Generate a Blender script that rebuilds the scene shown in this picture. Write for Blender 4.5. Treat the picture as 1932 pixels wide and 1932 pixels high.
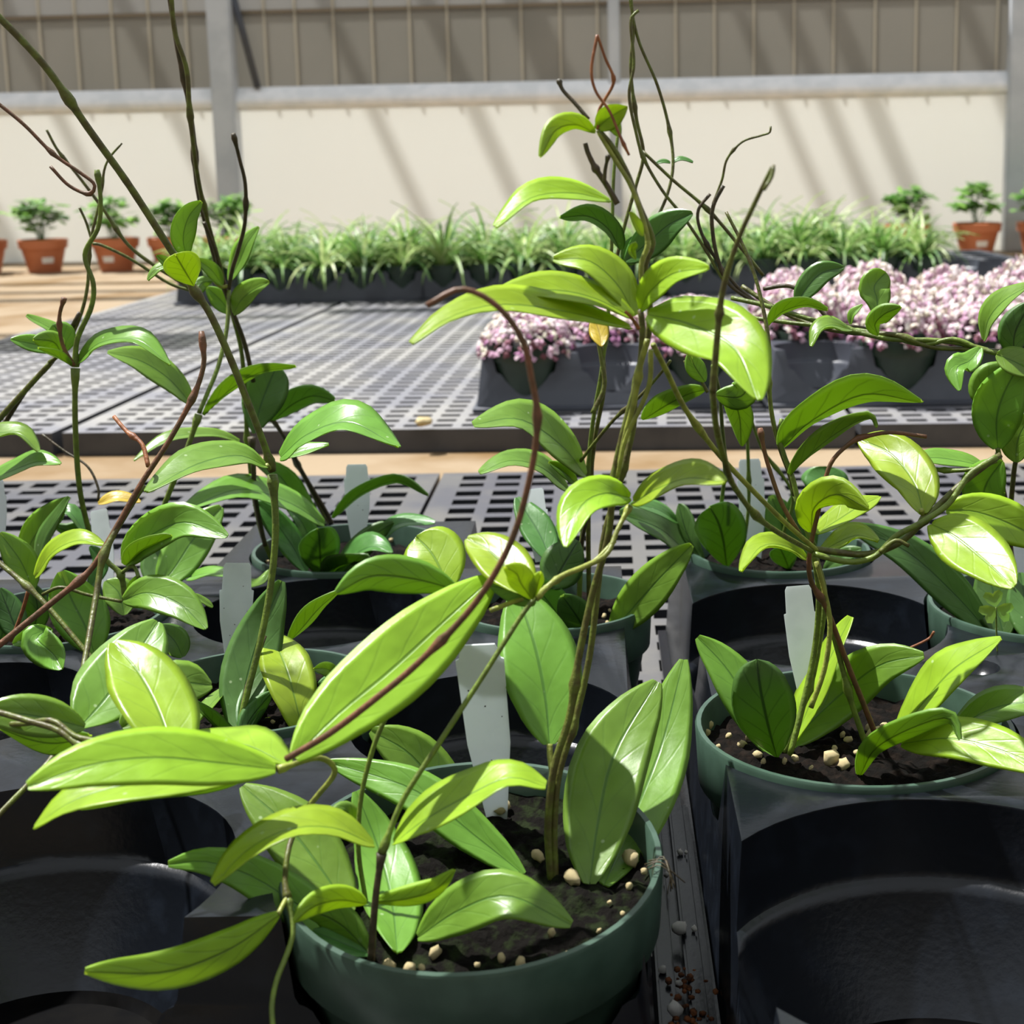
import bpy, bmesh, math, random
from mathutils import Vector, Matrix, noise
sc = bpy.context.scene
for o in list(bpy.data.objects): bpy.data.objects.remove(o)
COL = sc.collection
# ------------------------------------------------------------------ camera
F, PX, PY, HOR, ROLL, CZ = 2775.0, 1140.0, 800.0, 300.0, -0.0177, 0.415
TH = math.atan((PY - HOR) / F)
FWD = Vector((0, math.cos(TH), -math.sin(TH))); RT0 = Vector((1, 0, 0)); UP0 = Vector((0, math.sin(TH), math.cos(TH)))
RT = RT0 * math.cos(ROLL) + UP0 * math.sin(ROLL)
UP = -RT0 * math.sin(ROLL) + UP0 * math.cos(ROLL)
CAM = Vector((0, 0, CZ))
cd = bpy.data.cameras.new('camera'); cam = bpy.data.objects.new('camera', cd); COL.objects.link(cam)
M = Matrix((RT, UP, -FWD)).transposed().to_4x4(); M.translation = CAM; cam.matrix_world = M
cd.sensor_width = 36; cd.lens = F / 1932 * 36
cd.shift_x = (966 - PX) / 1932; cd.shift_y = (PY - 966) / 1932
cd.clip_start = .02; cd.clip_end = 60
cd.dof.use_dof = True; cd.dof.focus_distance = .74; cd.dof.aperture_fstop = 19
sc.camera = cam
# ------------------------------------------------------------------ light
w = bpy.data.worlds.new('sky'); sc.world = w; w.use_nodes = True
bg = w.node_tree.nodes['Background']; bg.inputs[0].default_value = (.90, .95, 1.0, 1); bg.inputs[1].default_value = .80
SUND = Vector((.43, -.25, -1.0)).normalized()      # travel direction
sl = bpy.data.lights.new('sun', 'SUN'); sl.energy = 9.0; sl.angle = math.radians(1.2); sl.color = (1.0, .98, .955)
so = bpy.data.objects.new('sun', sl); COL.objects.link(so)
so.rotation_euler = (-SUND).to_track_quat('Z', 'Y').to_euler(); so.location = (-2, 8, 5)
vs = sc.view_settings; vs.view_transform = 'Standard'; vs.look = 'None'; vs.exposure = 0.10; vs.gamma = 1; vs.use_curve_mapping = False
# ------------------------------------------------------------------ helpers
def ray(x, y): return FWD + RT * ((x - PX) / F) - UP * ((y - PY) / F)
def at(x, y, Y):
    d = ray(x, y); return CAM + d * (Y / d.y)
def onz(x, y, z):
    d = ray(x, y); return CAM + d * ((z - CZ) / d.z)
def srgb(h):
    h = h.lstrip('#'); c = [int(h[i:i+2], 16) / 255 for i in (0, 2, 4)]
    return tuple((v / 12.92 if v <= .04045 else ((v + .055) / 1.055) ** 2.4) for v in c) + (1,)
def obj(name, bm, mats, parent=None, smooth=True, angle=None):
    me = bpy.data.meshes.new(name); bm.to_mesh(me); bm.free()
    for m in (mats if isinstance(mats, (list, tuple)) else [mats]): me.materials.append(m)
    for p in me.polygons: p.use_smooth = smooth
    if angle: me.set_sharp_from_angle(angle=math.radians(angle))
    o = bpy.data.objects.new(name, me); COL.objects.link(o)
    if parent: o.parent = parent
    return o
def inst(name, me, parent=None, loc=(0, 0, 0), rot=(0, 0, 0), scl=(1, 1, 1)):
    o = bpy.data.objects.new(name, me); COL.objects.link(o); o.location = loc; o.rotation_euler = rot; o.scale = scl
    if parent: o.parent = parent
    return o
def empty(name, loc=(0, 0, 0), rot=(0, 0, 0)):
    o = bpy.data.objects.new(name, None); COL.objects.link(o); o.location = loc; o.rotation_euler = rot; o.empty_display_size = .02
    return o
def tag(o, label=None, cat=None, group=None, kind=None):
    for k, v in (('label', label), ('category', cat), ('group', group), ('kind', kind)):
        if v: o[k] = v
    return o
def localise(o, parent):
    """parent without moving: mesh built in world space, parent unrotated at location"""
    o.parent = parent; o.location = -parent.location if parent.rotation_euler.to_quaternion().angle < 1e-6 else o.location
    return o
def box(bm, x0, x1, y0, y1, z0, z1, mi=0):
    v = [bm.verts.new((x, y, z)) for z in (z0, z1) for y in (y0, y1) for x in (x0, x1)]
    for f in ((0, 2, 3, 1), (4, 5, 7, 6), (0, 1, 5, 4), (1, 3, 7, 5), (3, 2, 6, 7), (2, 0, 4, 6)):
        bm.faces.new([v[i] for i in f]).material_index = mi
def lathe(bm, prof, n=48, cx=0, cy=0, close=False):
    rings = []
    for r, z in prof:
        if r < 1e-6: rings.append([bm.verts.new((cx, cy, z))])
        else: rings.append([bm.verts.new((cx + r * math.cos(2 * math.pi * k / n), cy + r * math.sin(2 * math.pi * k / n), z)) for k in range(n)])
    if close: rings.append(rings[0])
    for a, b in zip(rings, rings[1:]):
        for k in range(n):
            j = (k + 1) % n
            if len(a) == 1 and len(b) == 1: continue
            if len(a) == 1: bm.faces.new((a[0], b[j], b[k]))
            elif len(b) == 1: bm.faces.new((a[k], a[j], b[0]))
            else: bm.faces.new((a[k], a[j], b[j], b[k]))
def spline(P, n):
    """Catmull-Rom through P, n samples"""
    P = [Vector(p) for p in P]
    if len(P) == 2: return [P[0].lerp(P[1], i / (n - 1)) for i in range(n)]
    Q = [P[0] * 2 - P[1]] + P + [P[-1] * 2 - P[-2]]
    # arclength-ish distribution
    seg = [(P[i + 1] - P[i]).length for i in range(len(P) - 1)]; tot = sum(seg); out = []
    for k in range(n):
        d = tot * k / (n - 1); i = 0
        while i < len(seg) - 1 and d > seg[i]: d -= seg[i]; i += 1
        t = min(1, d / seg[i]); p0, p1, p2, p3 = Q[i:i + 4]
        out.append(.5 * ((2 * p1) + (p2 - p0) * t + (2 * p0 - 5 * p1 + 4 * p2 - p3) * t * t + (3 * p1 - p0 - 3 * p2 + p3) * t ** 3))
    return out
def tube(bm, pts, rad, nseg=8, cap=True):
    rings = []; prev = None; N = len(pts)
    for i, p in enumerate(pts):
        T = (pts[min(i + 1, N - 1)] - pts[max(i - 1, 0)])
        if T.length < 1e-9: T = Vector((0, 0, 1))
        T.normalize()
        if prev is None:
            A = T.cross(Vector((0, 1, 0)));
            if A.length < .1: A = T.cross(Vector((1, 0, 0)))
        else: A = prev - T * prev.dot(T)
        A.normalize(); prev = A; B = T.cross(A); r = rad[i] if not isinstance(rad, (int, float)) else rad
        rings.append([bm.verts.new(p + (A * math.cos(2 * math.pi * k / nseg) + B * math.sin(2 * math.pi * k / nseg)) * r) for k in range(nseg)])
    for a, b in zip(rings, rings[1:]):
        for k in range(nseg):
            j = (k + 1) % nseg; bm.faces.new((a[k], a[j], b[j], b[k]))
    if cap: bm.faces.new(rings[0][::-1]); bm.faces.new(rings[-1])
# ------------------------------------------------------------------ materials
def mat(name, col, rough=.5, spec=.5, noise_scale=None, col2=None, amount=.5, bump=0, bscale=200, coords='Object', metal=0, coat=0, detail=4, ramp=(.4, .6)):
    m = bpy.data.materials.new(name); m.use_nodes = True; nt = m.node_tree; b = nt.nodes['Principled BSDF']
    b.inputs['Base Color'].default_value = col; b.inputs['Roughness'].default_value = rough
    b.inputs['Specular IOR Level'].default_value = spec; b.inputs['Metallic'].default_value = metal; b.inputs['Coat Weight'].default_value = coat
    tc = nt.nodes.new('ShaderNodeTexCoord')
    if noise_scale:
        n = nt.nodes.new('ShaderNodeTexNoise'); n.inputs['Scale'].default_value = noise_scale; n.inputs['Detail'].default_value = detail
        nt.links.new(tc.outputs[coords], n.inputs['Vector'])
        r = nt.nodes.new('ShaderNodeMapRange'); r.inputs[1].default_value = ramp[0]; r.inputs[2].default_value = ramp[1]; r.inputs[4].default_value = amount
        nt.links.new(n.outputs['Fac'], r.inputs[0])
        mx = nt.nodes.new('ShaderNodeMix'); mx.data_type = 'RGBA'; mx.inputs[6].default_value = col; mx.inputs[7].default_value = col2
        nt.links.new(r.outputs[0], mx.inputs[0]); nt.links.new(mx.outputs[2], b.inputs['Base Color'])
    if bump:
        n2 = nt.nodes.new('ShaderNodeTexNoise'); n2.inputs['Scale'].default_value = bscale; n2.inputs['Detail'].default_value = 5
        nt.links.new(tc.outputs[coords], n2.inputs['Vector'])
        bp = nt.nodes.new('ShaderNodeBump'); bp.inputs['Strength'].default_value = bump; bp.inputs['Distance'].default_value = .002
        nt.links.new(n2.outputs['Fac'], bp.inputs['Height']); nt.links.new(bp.outputs[0], b.inputs['Normal'])
    return m
def attr_mat(name, rough=.5, transl=0, tint=1.0):
    m = mat(name, (1, 1, 1, 1), rough); nt = m.node_tree; b = nt.nodes['Principled BSDF']
    a = nt.nodes.new('ShaderNodeVertexColor'); a.layer_name = 'Col'; nt.links.new(a.outputs[0], b.inputs['Base Color'])
    if transl:
        t = nt.nodes.new('ShaderNodeBsdfTranslucent'); nt.links.new(a.outputs[0], t.inputs[0])
        ms = nt.nodes.new('ShaderNodeMixShader'); ms.inputs[0].default_value = transl
        nt.links.new(b.outputs[0], ms.inputs[1]); nt.links.new(t.outputs[0], ms.inputs[2])
        nt.links.new(ms.outputs[0], nt.nodes['Material Output'].inputs[0])
    return m
def leafmat(name, col, vein, tcol, transl=.3, rough=.3, veinw=.02, veinamt=.7, lat=.25, speck=.5):
    m = bpy.data.materials.new(name); m.use_nodes = True; nt = m.node_tree; b = nt.nodes['Principled BSDF']; L = nt.links.new
    def math_(op, a=None, bb=None, c=None):
        n = nt.nodes.new('ShaderNodeMath'); n.operation = op
        for i, v in enumerate((a, bb, c)):
            if v is None: continue
            if isinstance(v, (int, float)): n.inputs[i].default_value = v
            else: L(v, n.inputs[i])
        return n.outputs[0]
    uv = nt.nodes.new('ShaderNodeUVMap'); uv.uv_map = 'UVMap'
    sp = nt.nodes.new('ShaderNodeSeparateXYZ'); L(uv.outputs[0], sp.inputs[0])
    tc = nt.nodes.new('ShaderNodeTexCoord'); oi = nt.nodes.new('ShaderNodeObjectInfo')
    d = math_('ABSOLUTE', math_('SUBTRACT', sp.outputs[0], .5))          # 0 midrib .. .5 edge
    def smooth(v, e0, e1, o0, o1):
        r = nt.nodes.new('ShaderNodeMapRange'); r.interpolation_type = 'SMOOTHSTEP'
        r.inputs[1].default_value = e0; r.inputs[2].default_value = e1; r.inputs[3].default_value = o0; r.inputs[4].default_value = o1
        L(v, r.inputs[0]); return r.outputs[0]
    mid = smooth(d, veinw * .35, veinw * 1.3, veinamt, 0)
    # lateral veins: curved stripes
    nz = nt.nodes.new('ShaderNodeTexNoise'); nz.inputs['Scale'].default_value = 60; L(tc.outputs['Object'], nz.inputs['Vector'])
    ph = math_('MULTIPLY', math_('SUBTRACT', math_('ADD', sp.outputs[1], math_('MULTIPLY', nz.outputs[0], .05)), math_('MULTIPLY', math_('POWER', d, .8), .55)), 5.0)
    fr = math_('ABSOLUTE', math_('SUBTRACT', math_('FRACT', ph), .5))
    la = math_('MULTIPLY', smooth(fr, .005, .10, lat, 0), smooth(d, .30, .46, 1, 0))
    vm = math_('MAXIMUM', mid, la)
    # mottling
    nb = nt.nodes.new('ShaderNodeTexNoise'); nb.inputs['Scale'].default_value = 75; nb.inputs['Detail'].default_value = 6; L(tc.outputs['Object'], nb.inputs['Vector'])
    hv = nt.nodes.new('ShaderNodeHueSaturation'); hv.inputs['Color'].default_value = col
    L(math_('ADD', math_('MULTIPLY', oi.outputs['Random'], .03), .485), hv.inputs['Hue'])
    L(math_('ADD', math_('ADD', math_('MULTIPLY', nb.outputs[0], .75), .48), math_('MULTIPLY', oi.outputs['Random'], .30)), hv.inputs['Value'])
    mx = nt.nodes.new('ShaderNodeMix'); mx.data_type = 'RGBA'; L(vm, mx.inputs[0]); L(hv.outputs[0], mx.inputs[6]); mx.inputs[7].default_value = vein
    vo = nt.nodes.new('ShaderNodeTexVoronoi'); vo.inputs['Scale'].default_value = 210; L(tc.outputs['Object'], vo.inputs['Vector'])
    rn = nt.nodes.new('ShaderNodeSeparateColor'); L(vo.outputs['Color'], rn.inputs[0])
    sm = math_('MULTIPLY', math_('MULTIPLY', smooth(vo.outputs['Distance'], .10, .22, 1, 0), math_('GREATER_THAN', rn.outputs[0], .93)), speck)
    mx2 = nt.nodes.new('ShaderNodeMix'); mx2.data_type = 'RGBA'; L(sm, mx2.inputs[0]); L(mx.outputs[2], mx2.inputs[6]); mx2.inputs[7].default_value = (.55, .68, .40, 1)
    L(mx2.outputs[2], b.inputs['Base Color']); L(math_('ADD', math_('MULTIPLY', nb.outputs[0], .25), rough - .08), b.inputs['Roughness']); b.inputs['Specular IOR Level'].default_value = .5
    bp = nt.nodes.new('ShaderNodeBump'); bp.inputs['Strength'].default_value = .40; bp.inputs['Distance'].default_value = .0016
    L(math_('SUBTRACT', math_('MULTIPLY', nb.outputs[0], .6), math_('MULTIPLY', vm, .5)), bp.inputs['Height']); L(bp.outputs[0], b.inputs['Normal'])
    t = nt.nodes.new('ShaderNodeBsdfTranslucent')
    mt = nt.nodes.new('ShaderNodeMix'); mt.data_type = 'RGBA'; L(vm, mt.inputs[0]); mt.inputs[6].default_value = tcol; mt.inputs[7].default_value = tuple(c * .25 for c in tcol[:3]) + (1,)
    L(mt.outputs[2], t.inputs[0])
    ms = nt.nodes.new('ShaderNodeMixShader'); ms.inputs[0].default_value = transl
    L(b.outputs[0], ms.inputs[1]); L(t.outputs[0], ms.inputs[2]); L(ms.outputs[0], nt.nodes['Material Output'].inputs[0])
    return m
MT = {}
MT['black'] = mat('black_plastic', srgb('#0c0f14'), .27, .35, 70, srgb('#191e26'), .55, .08, 300, ramp=(.5, .75))
MT['blackfar'] = mat('grey_black_plastic', srgb('#3d4048'), .38, .5, 12, srgb('#4d515a'), .7)
MT['grid'] = mat('dusty_grid_plastic', srgb('#4a4a50'), .36, .5, 9, srgb('#605e5a'), .9, .1, 150)
MT['concrete'] = mat('sandy_concrete', srgb('#8b7a62'), .85, .3, 3.2, srgb('#6a5029'), .9, .5, 60, coords='Object', detail=8, ramp=(.46, .66))
MT['wall'] = mat('cream_board', srgb('#dcdad2'), .7, .3, 2, srgb('#d6d3c9'), .8, .2, 90)
MT['galv'] = mat('galvanised_steel', srgb('#c3c8ce'), .42, .5, 8, srgb('#b4bac1'), .8)
MT['galvw'] = mat('bright_aluminium', srgb('#f0f1f3'), .4, .5, 14, srgb('#dfe2e5'), .8)
MT['pane'] = mat('weathered_clear_panel', srgb('#87827a'), .45, .5, 1.6, srgb('#66645b'), .85, .1, 30, detail=5, ramp=(.35, .65))
MT['pane2'] = mat('pale_clear_panel', srgb('#96938b'), .4, .5, 1.3, srgb('#85827a'), .8, detail=4, ramp=(.35, .65))
MT['rib'] = mat('tan_rib', srgb('#b8b1a2'), .6)
MT['girt'] = mat('brown_girt', srgb('#7b6d59'), .6)
MT['pot'] = mat('green_pot_plastic', srgb('#233329'), .36, .4, 25, srgb('#2b3e32'), .7, .05, 100)
MT['rim'] = mat('green_pot_rim', srgb('#34483c'), .36, .4, 60, srgb('#3f5548'), .7)
MT['soil'] = mat('dark_potting_soil', srgb('#090705'), .95, .1, 140, srgb('#19120d'), .9, 1.0, 260, detail=8, ramp=(.45, .65))
MT['moss'] = mat('mossy_soil', srgb('#090705'), .95, .1, 130, srgb('#1a220f'), .85, 1.0, 300, detail=8, ramp=(.48, .62))
MT['perlite'] = mat('cream_perlite', srgb('#d9cba0'), .8, .3, 150, srgb('#b39a63'), .8, .6, 300)
MT['perlitew'] = mat('white_perlite', srgb('#e2e2de'), .8, .3, 150, srgb('#b9b6ae'), .8, .6, 300)
MT['grit'] = mat('brown_bark_crumbs', srgb('#6b3f22'), .9, .2, 200, srgb('#2a1a10'), .9, .8, 300)
MT['tag'] = mat('white_tag_plastic', srgb('#e2e8ea'), .4, .4, 90, srgb('#d8dfe1'), .8, ramp=(.5, .7))
MT['tagprint'] = mat('tag_soil_flecks', srgb('#2d2a24'), .8)
MT['terra'] = mat('terracotta_plastic', srgb('#bd734e'), .5, .4, 8, srgb('#b06744'), .8)
MT['label'] = mat('white_sticker', srgb('#e6e3df'), .5)
MT['stem'] = mat('green_brown_stem', srgb('#5b6527'), .45, .4, 160, srgb('#4a4423'), .9, .3, 400)
MT['stemg'] = mat('olive_green_stem', srgb('#667a2c'), .45, .4, 160, srgb('#55632a'), .9, .3, 400)
MT['stemy'] = mat('yellow_green_stem', srgb('#8c9440'), .45, .4, 160, srgb('#6e7434'), .9, .3, 400)
MT['stemb'] = mat('brown_stem', srgb('#6f4a34'), .5, .4, 160, srgb('#54402a'), .9, .3, 400)
MT['stemd'] = mat('dark_woody_stem', srgb('#4a3f2c'), .5, .4, 160, srgb('#37331f'), .9, .3, 400)
MT['stemo'] = mat('dried_orange_stem', srgb('#8f5a34'), .5, .4, 160, srgb('#6e4126'), .9, .3, 400)
MT['node'] = mat('pale_stem_node', srgb('#9a8a4c'), .55, .4)
TC = (.42, .62, .04, 1)
def leafset(k, c, v, tc, tr):
    MT[k] = leafmat('leaf_top_' + k, srgb(c), srgb(v), tc, tr, .30, veinw=.022, veinamt=.70, lat=.14)
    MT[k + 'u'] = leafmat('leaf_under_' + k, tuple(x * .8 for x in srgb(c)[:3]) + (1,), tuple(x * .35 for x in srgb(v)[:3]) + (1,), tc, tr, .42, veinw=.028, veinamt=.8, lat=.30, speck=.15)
leafset('y', '#90b02c', '#5f8a2c', (.62, .80, .05, 1), .40)
leafset('m', '#6c9436', '#48742f', (.47, .68, .05, 1), .36)
leafset('d', '#4f7838', '#335a30', (.28, .48, .06, 1), .30)
MT['yel'] = leafmat('leaf_yellowing', srgb('#b79a35'), srgb('#7d6a2a'), (.7, .55, .06, 1), .3); MT['yelu'] = MT['yel']

def translucent(m, w, tint):
    nt = m.node_tree; b = nt.nodes['Principled BSDF']; t = nt.nodes.new('ShaderNodeBsdfTranslucent'); t.inputs[0].default_value = tint
    ms = nt.nodes.new('ShaderNodeMixShader'); ms.inputs[0].default_value = w
    nt.links.new(b.outputs[0], ms.inputs[1]); nt.links.new(t.outputs[0], ms.inputs[2]); nt.links.new(ms.outputs[0], nt.nodes['Material Output'].inputs[0])
translucent(MT['wall'], .72, (.93, .935, .90, 1)); translucent(MT['pane'], .55, (.58, .57, .53, 1)); translucent(MT['pane2'], .55, (.64, .64, .63, 1)); translucent(MT['rib'], .6, (.85, .82, .74, 1)); translucent(MT['tag'], .3, (.8, .85, .87, 1))
MT['mat'] = mat('dark_shade_sheet', srgb('#1c1a18'), .9, .2, 20, srgb('#2c2823'), .8)  # dark colour standing in for shade below the bench slots
MT['gridside'] = mat('black_grid_plastic', srgb('#2a2b2f'), .4, .4, 20, srgb('#36373b'), .7)
MT['shell'] = mat('dull_house_panels', srgb('#6f6c64'), .7, .3, 1.5, srgb('#5c5a52'), .8)
MT['wellfloor'] = mat('dirt_shade_well_floor', srgb('#050506'), .85, .05, 60, srgb('#0c0b0a'), .7)  # matte dirt, darkened in colour so sunlit well bottoms stay black
MT['gridfar'] = mat('dusty_sheen_grid_plastic', srgb('#75757b'), .38, .5, 6, srgb('#918f8b'), .9, .1, 150)  # dusty plastic, paler in colour to stand in for low-angle sheen
MT['gridfarside'] = mat('dusty_grid_walls', srgb('#3b3c40'), .5, .4, 20, srgb('#4a4a4c'), .7)
# ------------------------------------------------------------------ setting
rnd = random.Random(7)
bm = bmesh.new(); box(bm, -6.5, 6.5, -4.5, 9.5, -.06, 0); fl = obj('floor', bm, MT['concrete'], smooth=False); tag(fl, kind='structure')
for nm, a in (('wall_front', (-6.5, 6.5, -4.5, -4.45)), ('wall_left', (-6.5, -6.45, -4.45, 9.5)), ('wall_right', (6.45, 6.5, -4.45, 9.5))):
    bm = bmesh.new(); box(bm, *a, 0, 2.9); o = obj(nm, bm, MT['shell'], smooth=False); tag(o, kind='structure')
WY = 6.45; YAW = math.radians(-4.5)
bm = bmesh.new(); box(bm, -4.4, 4.4, 0, .003, 0, .69)
wall = obj('wall_back', bm, MT['wall'], smooth=False); wall.location = (0, WY, 0); wall.rotation_euler = (0, 0, YAW); tag(wall, kind='structure')
def wx(px):                      # wall x under a pixel column
    d = ray(px, 150); n = Vector((-math.sin(YAW), math.cos(YAW), 0)); t = WY * math.cos(YAW) / d.dot(n); p = CAM + d * t
    return p.x * math.cos(YAW) + (p.y - WY) * math.sin(YAW)
bm = bmesh.new(); _pr = [(0, .748), (-.012, .748), (-.058, .700), (-.060, .676), (-.052, .664), (-.020, .660), (-.020, .650), (0, .650)]
_e = [[bm.verts.new((x, y, z)) for y, z in _pr] for x in (-4.4, 4.4)]
for _i in range(len(_pr)): bm.faces.new((_e[0][_i], _e[0][(_i + 1) % len(_pr)], _e[1][(_i + 1) % len(_pr)], _e[1][_i]))
bm.faces.new(_e[0]); bm.faces.new(_e[1]); bmesh.ops.recalc_face_normals(bm, faces=bm.faces[:])
obj('rail', bm, MT['galvw'], wall, angle=40)
for px, wd in ((430, .10), (1160, .05), (1922, .11)):
    x = wx(px); bm = bmesh.new(); box(bm, x - wd / 2, x + wd / 2, -.09 if wd > .08 else -.03, -.005, 0, 1.34)
    bmesh.ops.bevel(bm, geom=bm.edges[:], offset=.006, segments=2, affect='EDGES'); obj('post', bm, MT['galv'], wall, angle=40)
x = wx(470); bm = bmesh.new(); tube(bm, [Vector((x - .085, -.03, 1.34)), Vector((x + .045, -.03, .745))], .016); obj('strut', bm, MT['blackfar'], wall)
win = empty('window_1', (0, WY, 0), (0, 0, YAW)); tag(win, kind='structure')
ribs = [10, 79, 147, 216, 285, 355, 502, 560, 632, 704, 775, 846, 915, 985, 1058, 1128, 1275, 1348, 1422, 1498, 1572, 1650, 1727, 1803, 1880]
edges = [-4.4] + [wx(p) for p in ribs] + [4.4]
while edges[1] > -4.2: edges.insert(1, edges[1] - .165)
while edges[-2] < 4.2: edges.insert(-1, edges[-2] + .175)
edges = sorted(edges)
for a, b in zip(edges, edges[1:]):
    if b - a < .01: continue
    bm = bmesh.new(); box(bm, a + .004, b - .004, .02, .023, .74, 1.06); obj('pane', bm, MT['pane'], win, smooth=False)
    bm = bmesh.new(); box(bm, a + .004, b - .004, .025, .028, 1.075, 1.34); obj('pane', bm, MT['pane2'], win, smooth=False)
for a in edges[1:-1]:
    bm = bmesh.new(); box(bm, a - .0045, a + .0045, .013, .03, .74, 1.34); obj('rib', bm, MT['rib'], win, smooth=False)
bm = bmesh.new(); box(bm, -4.4, 4.4, .022, .030, 1.050, 1.075); obj('girt', bm, MT['girt'], win, smooth=False)
# rafters of the greenhouse frame overhead: they throw the slanting shade lines on the wall
roof = empty('ceiling', (0, 0, 2.9)); tag(roof, kind='structure')
for px, wd in ((-80, .09), (150, .035), (375, .05), (755, .035), (945, .05), (1120, .13), (1505, .03), (1590, .045), (1672, .06), (1905, .04)):
    x = (px - PX) / F * 6.45 - .43 * 2.45
    bm = bmesh.new(); box(bm, x - wd / 2, x + wd / 2, 6.75, 7.75, -.04, .04); obj('rafter', bm, MT['galv'], roof, smooth=False)
for yy, x0, x1, wd in ((3.95, -3.6, -2.12, .30), (4.45, -3.4, -2.0, .05), (4.55, -1.95, -1.62, .10), (4.75, -1.80, -1.5, .07), (5.45, -4.2, -2.35, .09), (5.75, -4.2, -2.2, .07), (6.1, -4.2, -2.5, .06)):  # unseen short bars added to drop shade patches on floor and bench
    bm = bmesh.new(); box(bm, x0, x1, yy - wd / 2, yy + wd / 2, -.03, .03); obj('shade_bar', bm, MT['galv'], roof, smooth=False)
# ------------------------------------------------------------------ bench grids
def grid_panel(name, x0, x1, y0, y1, label, parent_loc, rz=0, pitch=.0425, bar=.0135, tbar=.018, fx=.026, fy=.018, z=.035, th=.030, ms=('grid', 'gridside')):
    nx = int((x1 - x0 - 2 * fx + bar) / pitch); ny = int((y1 - y0 - 2 * fy + tbar) / pitch)
    px_ = (x1 - x0 - 2 * fx + bar) / nx; py_ = (y1 - y0 - 2 * fy + tbar) / ny
    xs = [x0]; ys = [y0]
    for i in range(nx): xs += [x0 + fx + i * px_, x0 + fx + i * px_ + px_ - bar]
    xs.append(x1)
    for j in range(ny):
        # every seventh bar is wide
        ys += [y0 + fy + j * py_ + (.006 if j % 7 == 0 and j else 0), y0 + fy + j * py_ + py_ - tbar]
    ys.append(y1)
    bm = bmesh.new(); V = {}
    def v(i, j, k):
        if (i, j, k) not in V: V[i, j, k] = bm.verts.new((xs[i], ys[j], z - (th if k else 0)))
        return V[i, j, k]
    nX, nY = len(xs) - 1, len(ys) - 1
    hole = lambda i, j: 0 <= i < nX and 0 <= j < nY and i % 2 == 1 and j % 2 == 1
    for i in range(nX):
        for j in range(nY):
            if hole(i, j):
                bm.faces.new((v(i, j, 0), v(i + 1, j, 0), v(i + 1, j, 1), v(i, j, 1)))
                bm.faces.new((v(i + 1, j + 1, 0), v(i, j + 1, 0), v(i, j + 1, 1), v(i + 1, j + 1, 1)))
                bm.faces.new((v(i, j + 1, 0), v(i, j, 0), v(i, j, 1), v(i, j + 1, 1)))
                bm.faces.new((v(i + 1, j, 0), v(i + 1, j + 1, 0), v(i + 1, j + 1, 1), v(i + 1, j, 1)))
            else: bm.faces.new((v(i, j, 0), v(i, j + 1, 0), v(i + 1, j + 1, 0), v(i + 1, j, 0))).tag = True
    a, b, c, d = (xs[0], ys[0]), (xs[-1], ys[0]), (xs[-1], ys[-1]), (xs[0], ys[-1])
    for p, q in ((a, b), (b, c), (c, d), (d, a)):
        bm.faces.new([bm.verts.new((*p, z)), bm.verts.new((*p, 0.001)), bm.verts.new((*q, 0.001)), bm.verts.new((*q, z))])
    for f in bm.faces: f.material_index = 0 if f.tag else 1
    bmesh.ops.recalc_face_normals(bm, faces=bm.faces[:])
    o = obj(name, bm, [MT[q] for q in ms], smooth=False); o.location = parent_loc; o.rotation_euler = (0, 0, rz); tag(o, label, 'bench top', 'plastic grid bench tops')
    return o
grid_panel('bench_grid', -1.25, -.205, -.42, 1.785, 'grey slotted plastic bench top under the left black pot tray', (0, 0, 0))
grid_panel('bench_grid', -.200, 1.20, -.42, 1.785, 'grey slotted plastic bench top under the right black pot tray', (0, 0, 0))
RZ = math.radians(-2.2)
far = Vector((-.80, 2.115, 0))
grid_panel('bench_grid', -.62, -.008, 0, 2.62, 'far slotted bench top left of the dark diagonal seam', far, RZ, tbar=.023, ms=('gridfar', 'gridfarside'))
grid_panel('bench_grid', .008, 1.16, 0, 2.62, 'far slotted bench top right of the dark seam, bare in its middle', far, RZ, tbar=.023, ms=('gridfar', 'gridfarside'))
grid_panel('bench_grid', 1.168, 2.9, 0, 2.62, 'far slotted bench top under the right tray of pink flowers', far, RZ, tbar=.023, ms=('gridfar', 'gridfarside'))
bm = bmesh.new(); box(bm, -1.24, 1.19, -.41, 1.76, .0, .0015); o = obj('shade_sheet', bm, MT['mat'], smooth=False); tag(o, 'dark cloth added as slot shade under the near slotted bench tops', 'sheet')  # added sheets hide the sunlit concrete so the slots look dark
bm = bmesh.new(); box(bm, -.61, 2.88, .02, 2.6, .0, .0015); o = obj('shade_sheet', bm, MT['mat'], smooth=False); o.location = far; o.rotation_euler = (0, 0, RZ); tag(o, 'dark cloth added as slot shade under the far slotted bench tops', 'sheet')
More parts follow.
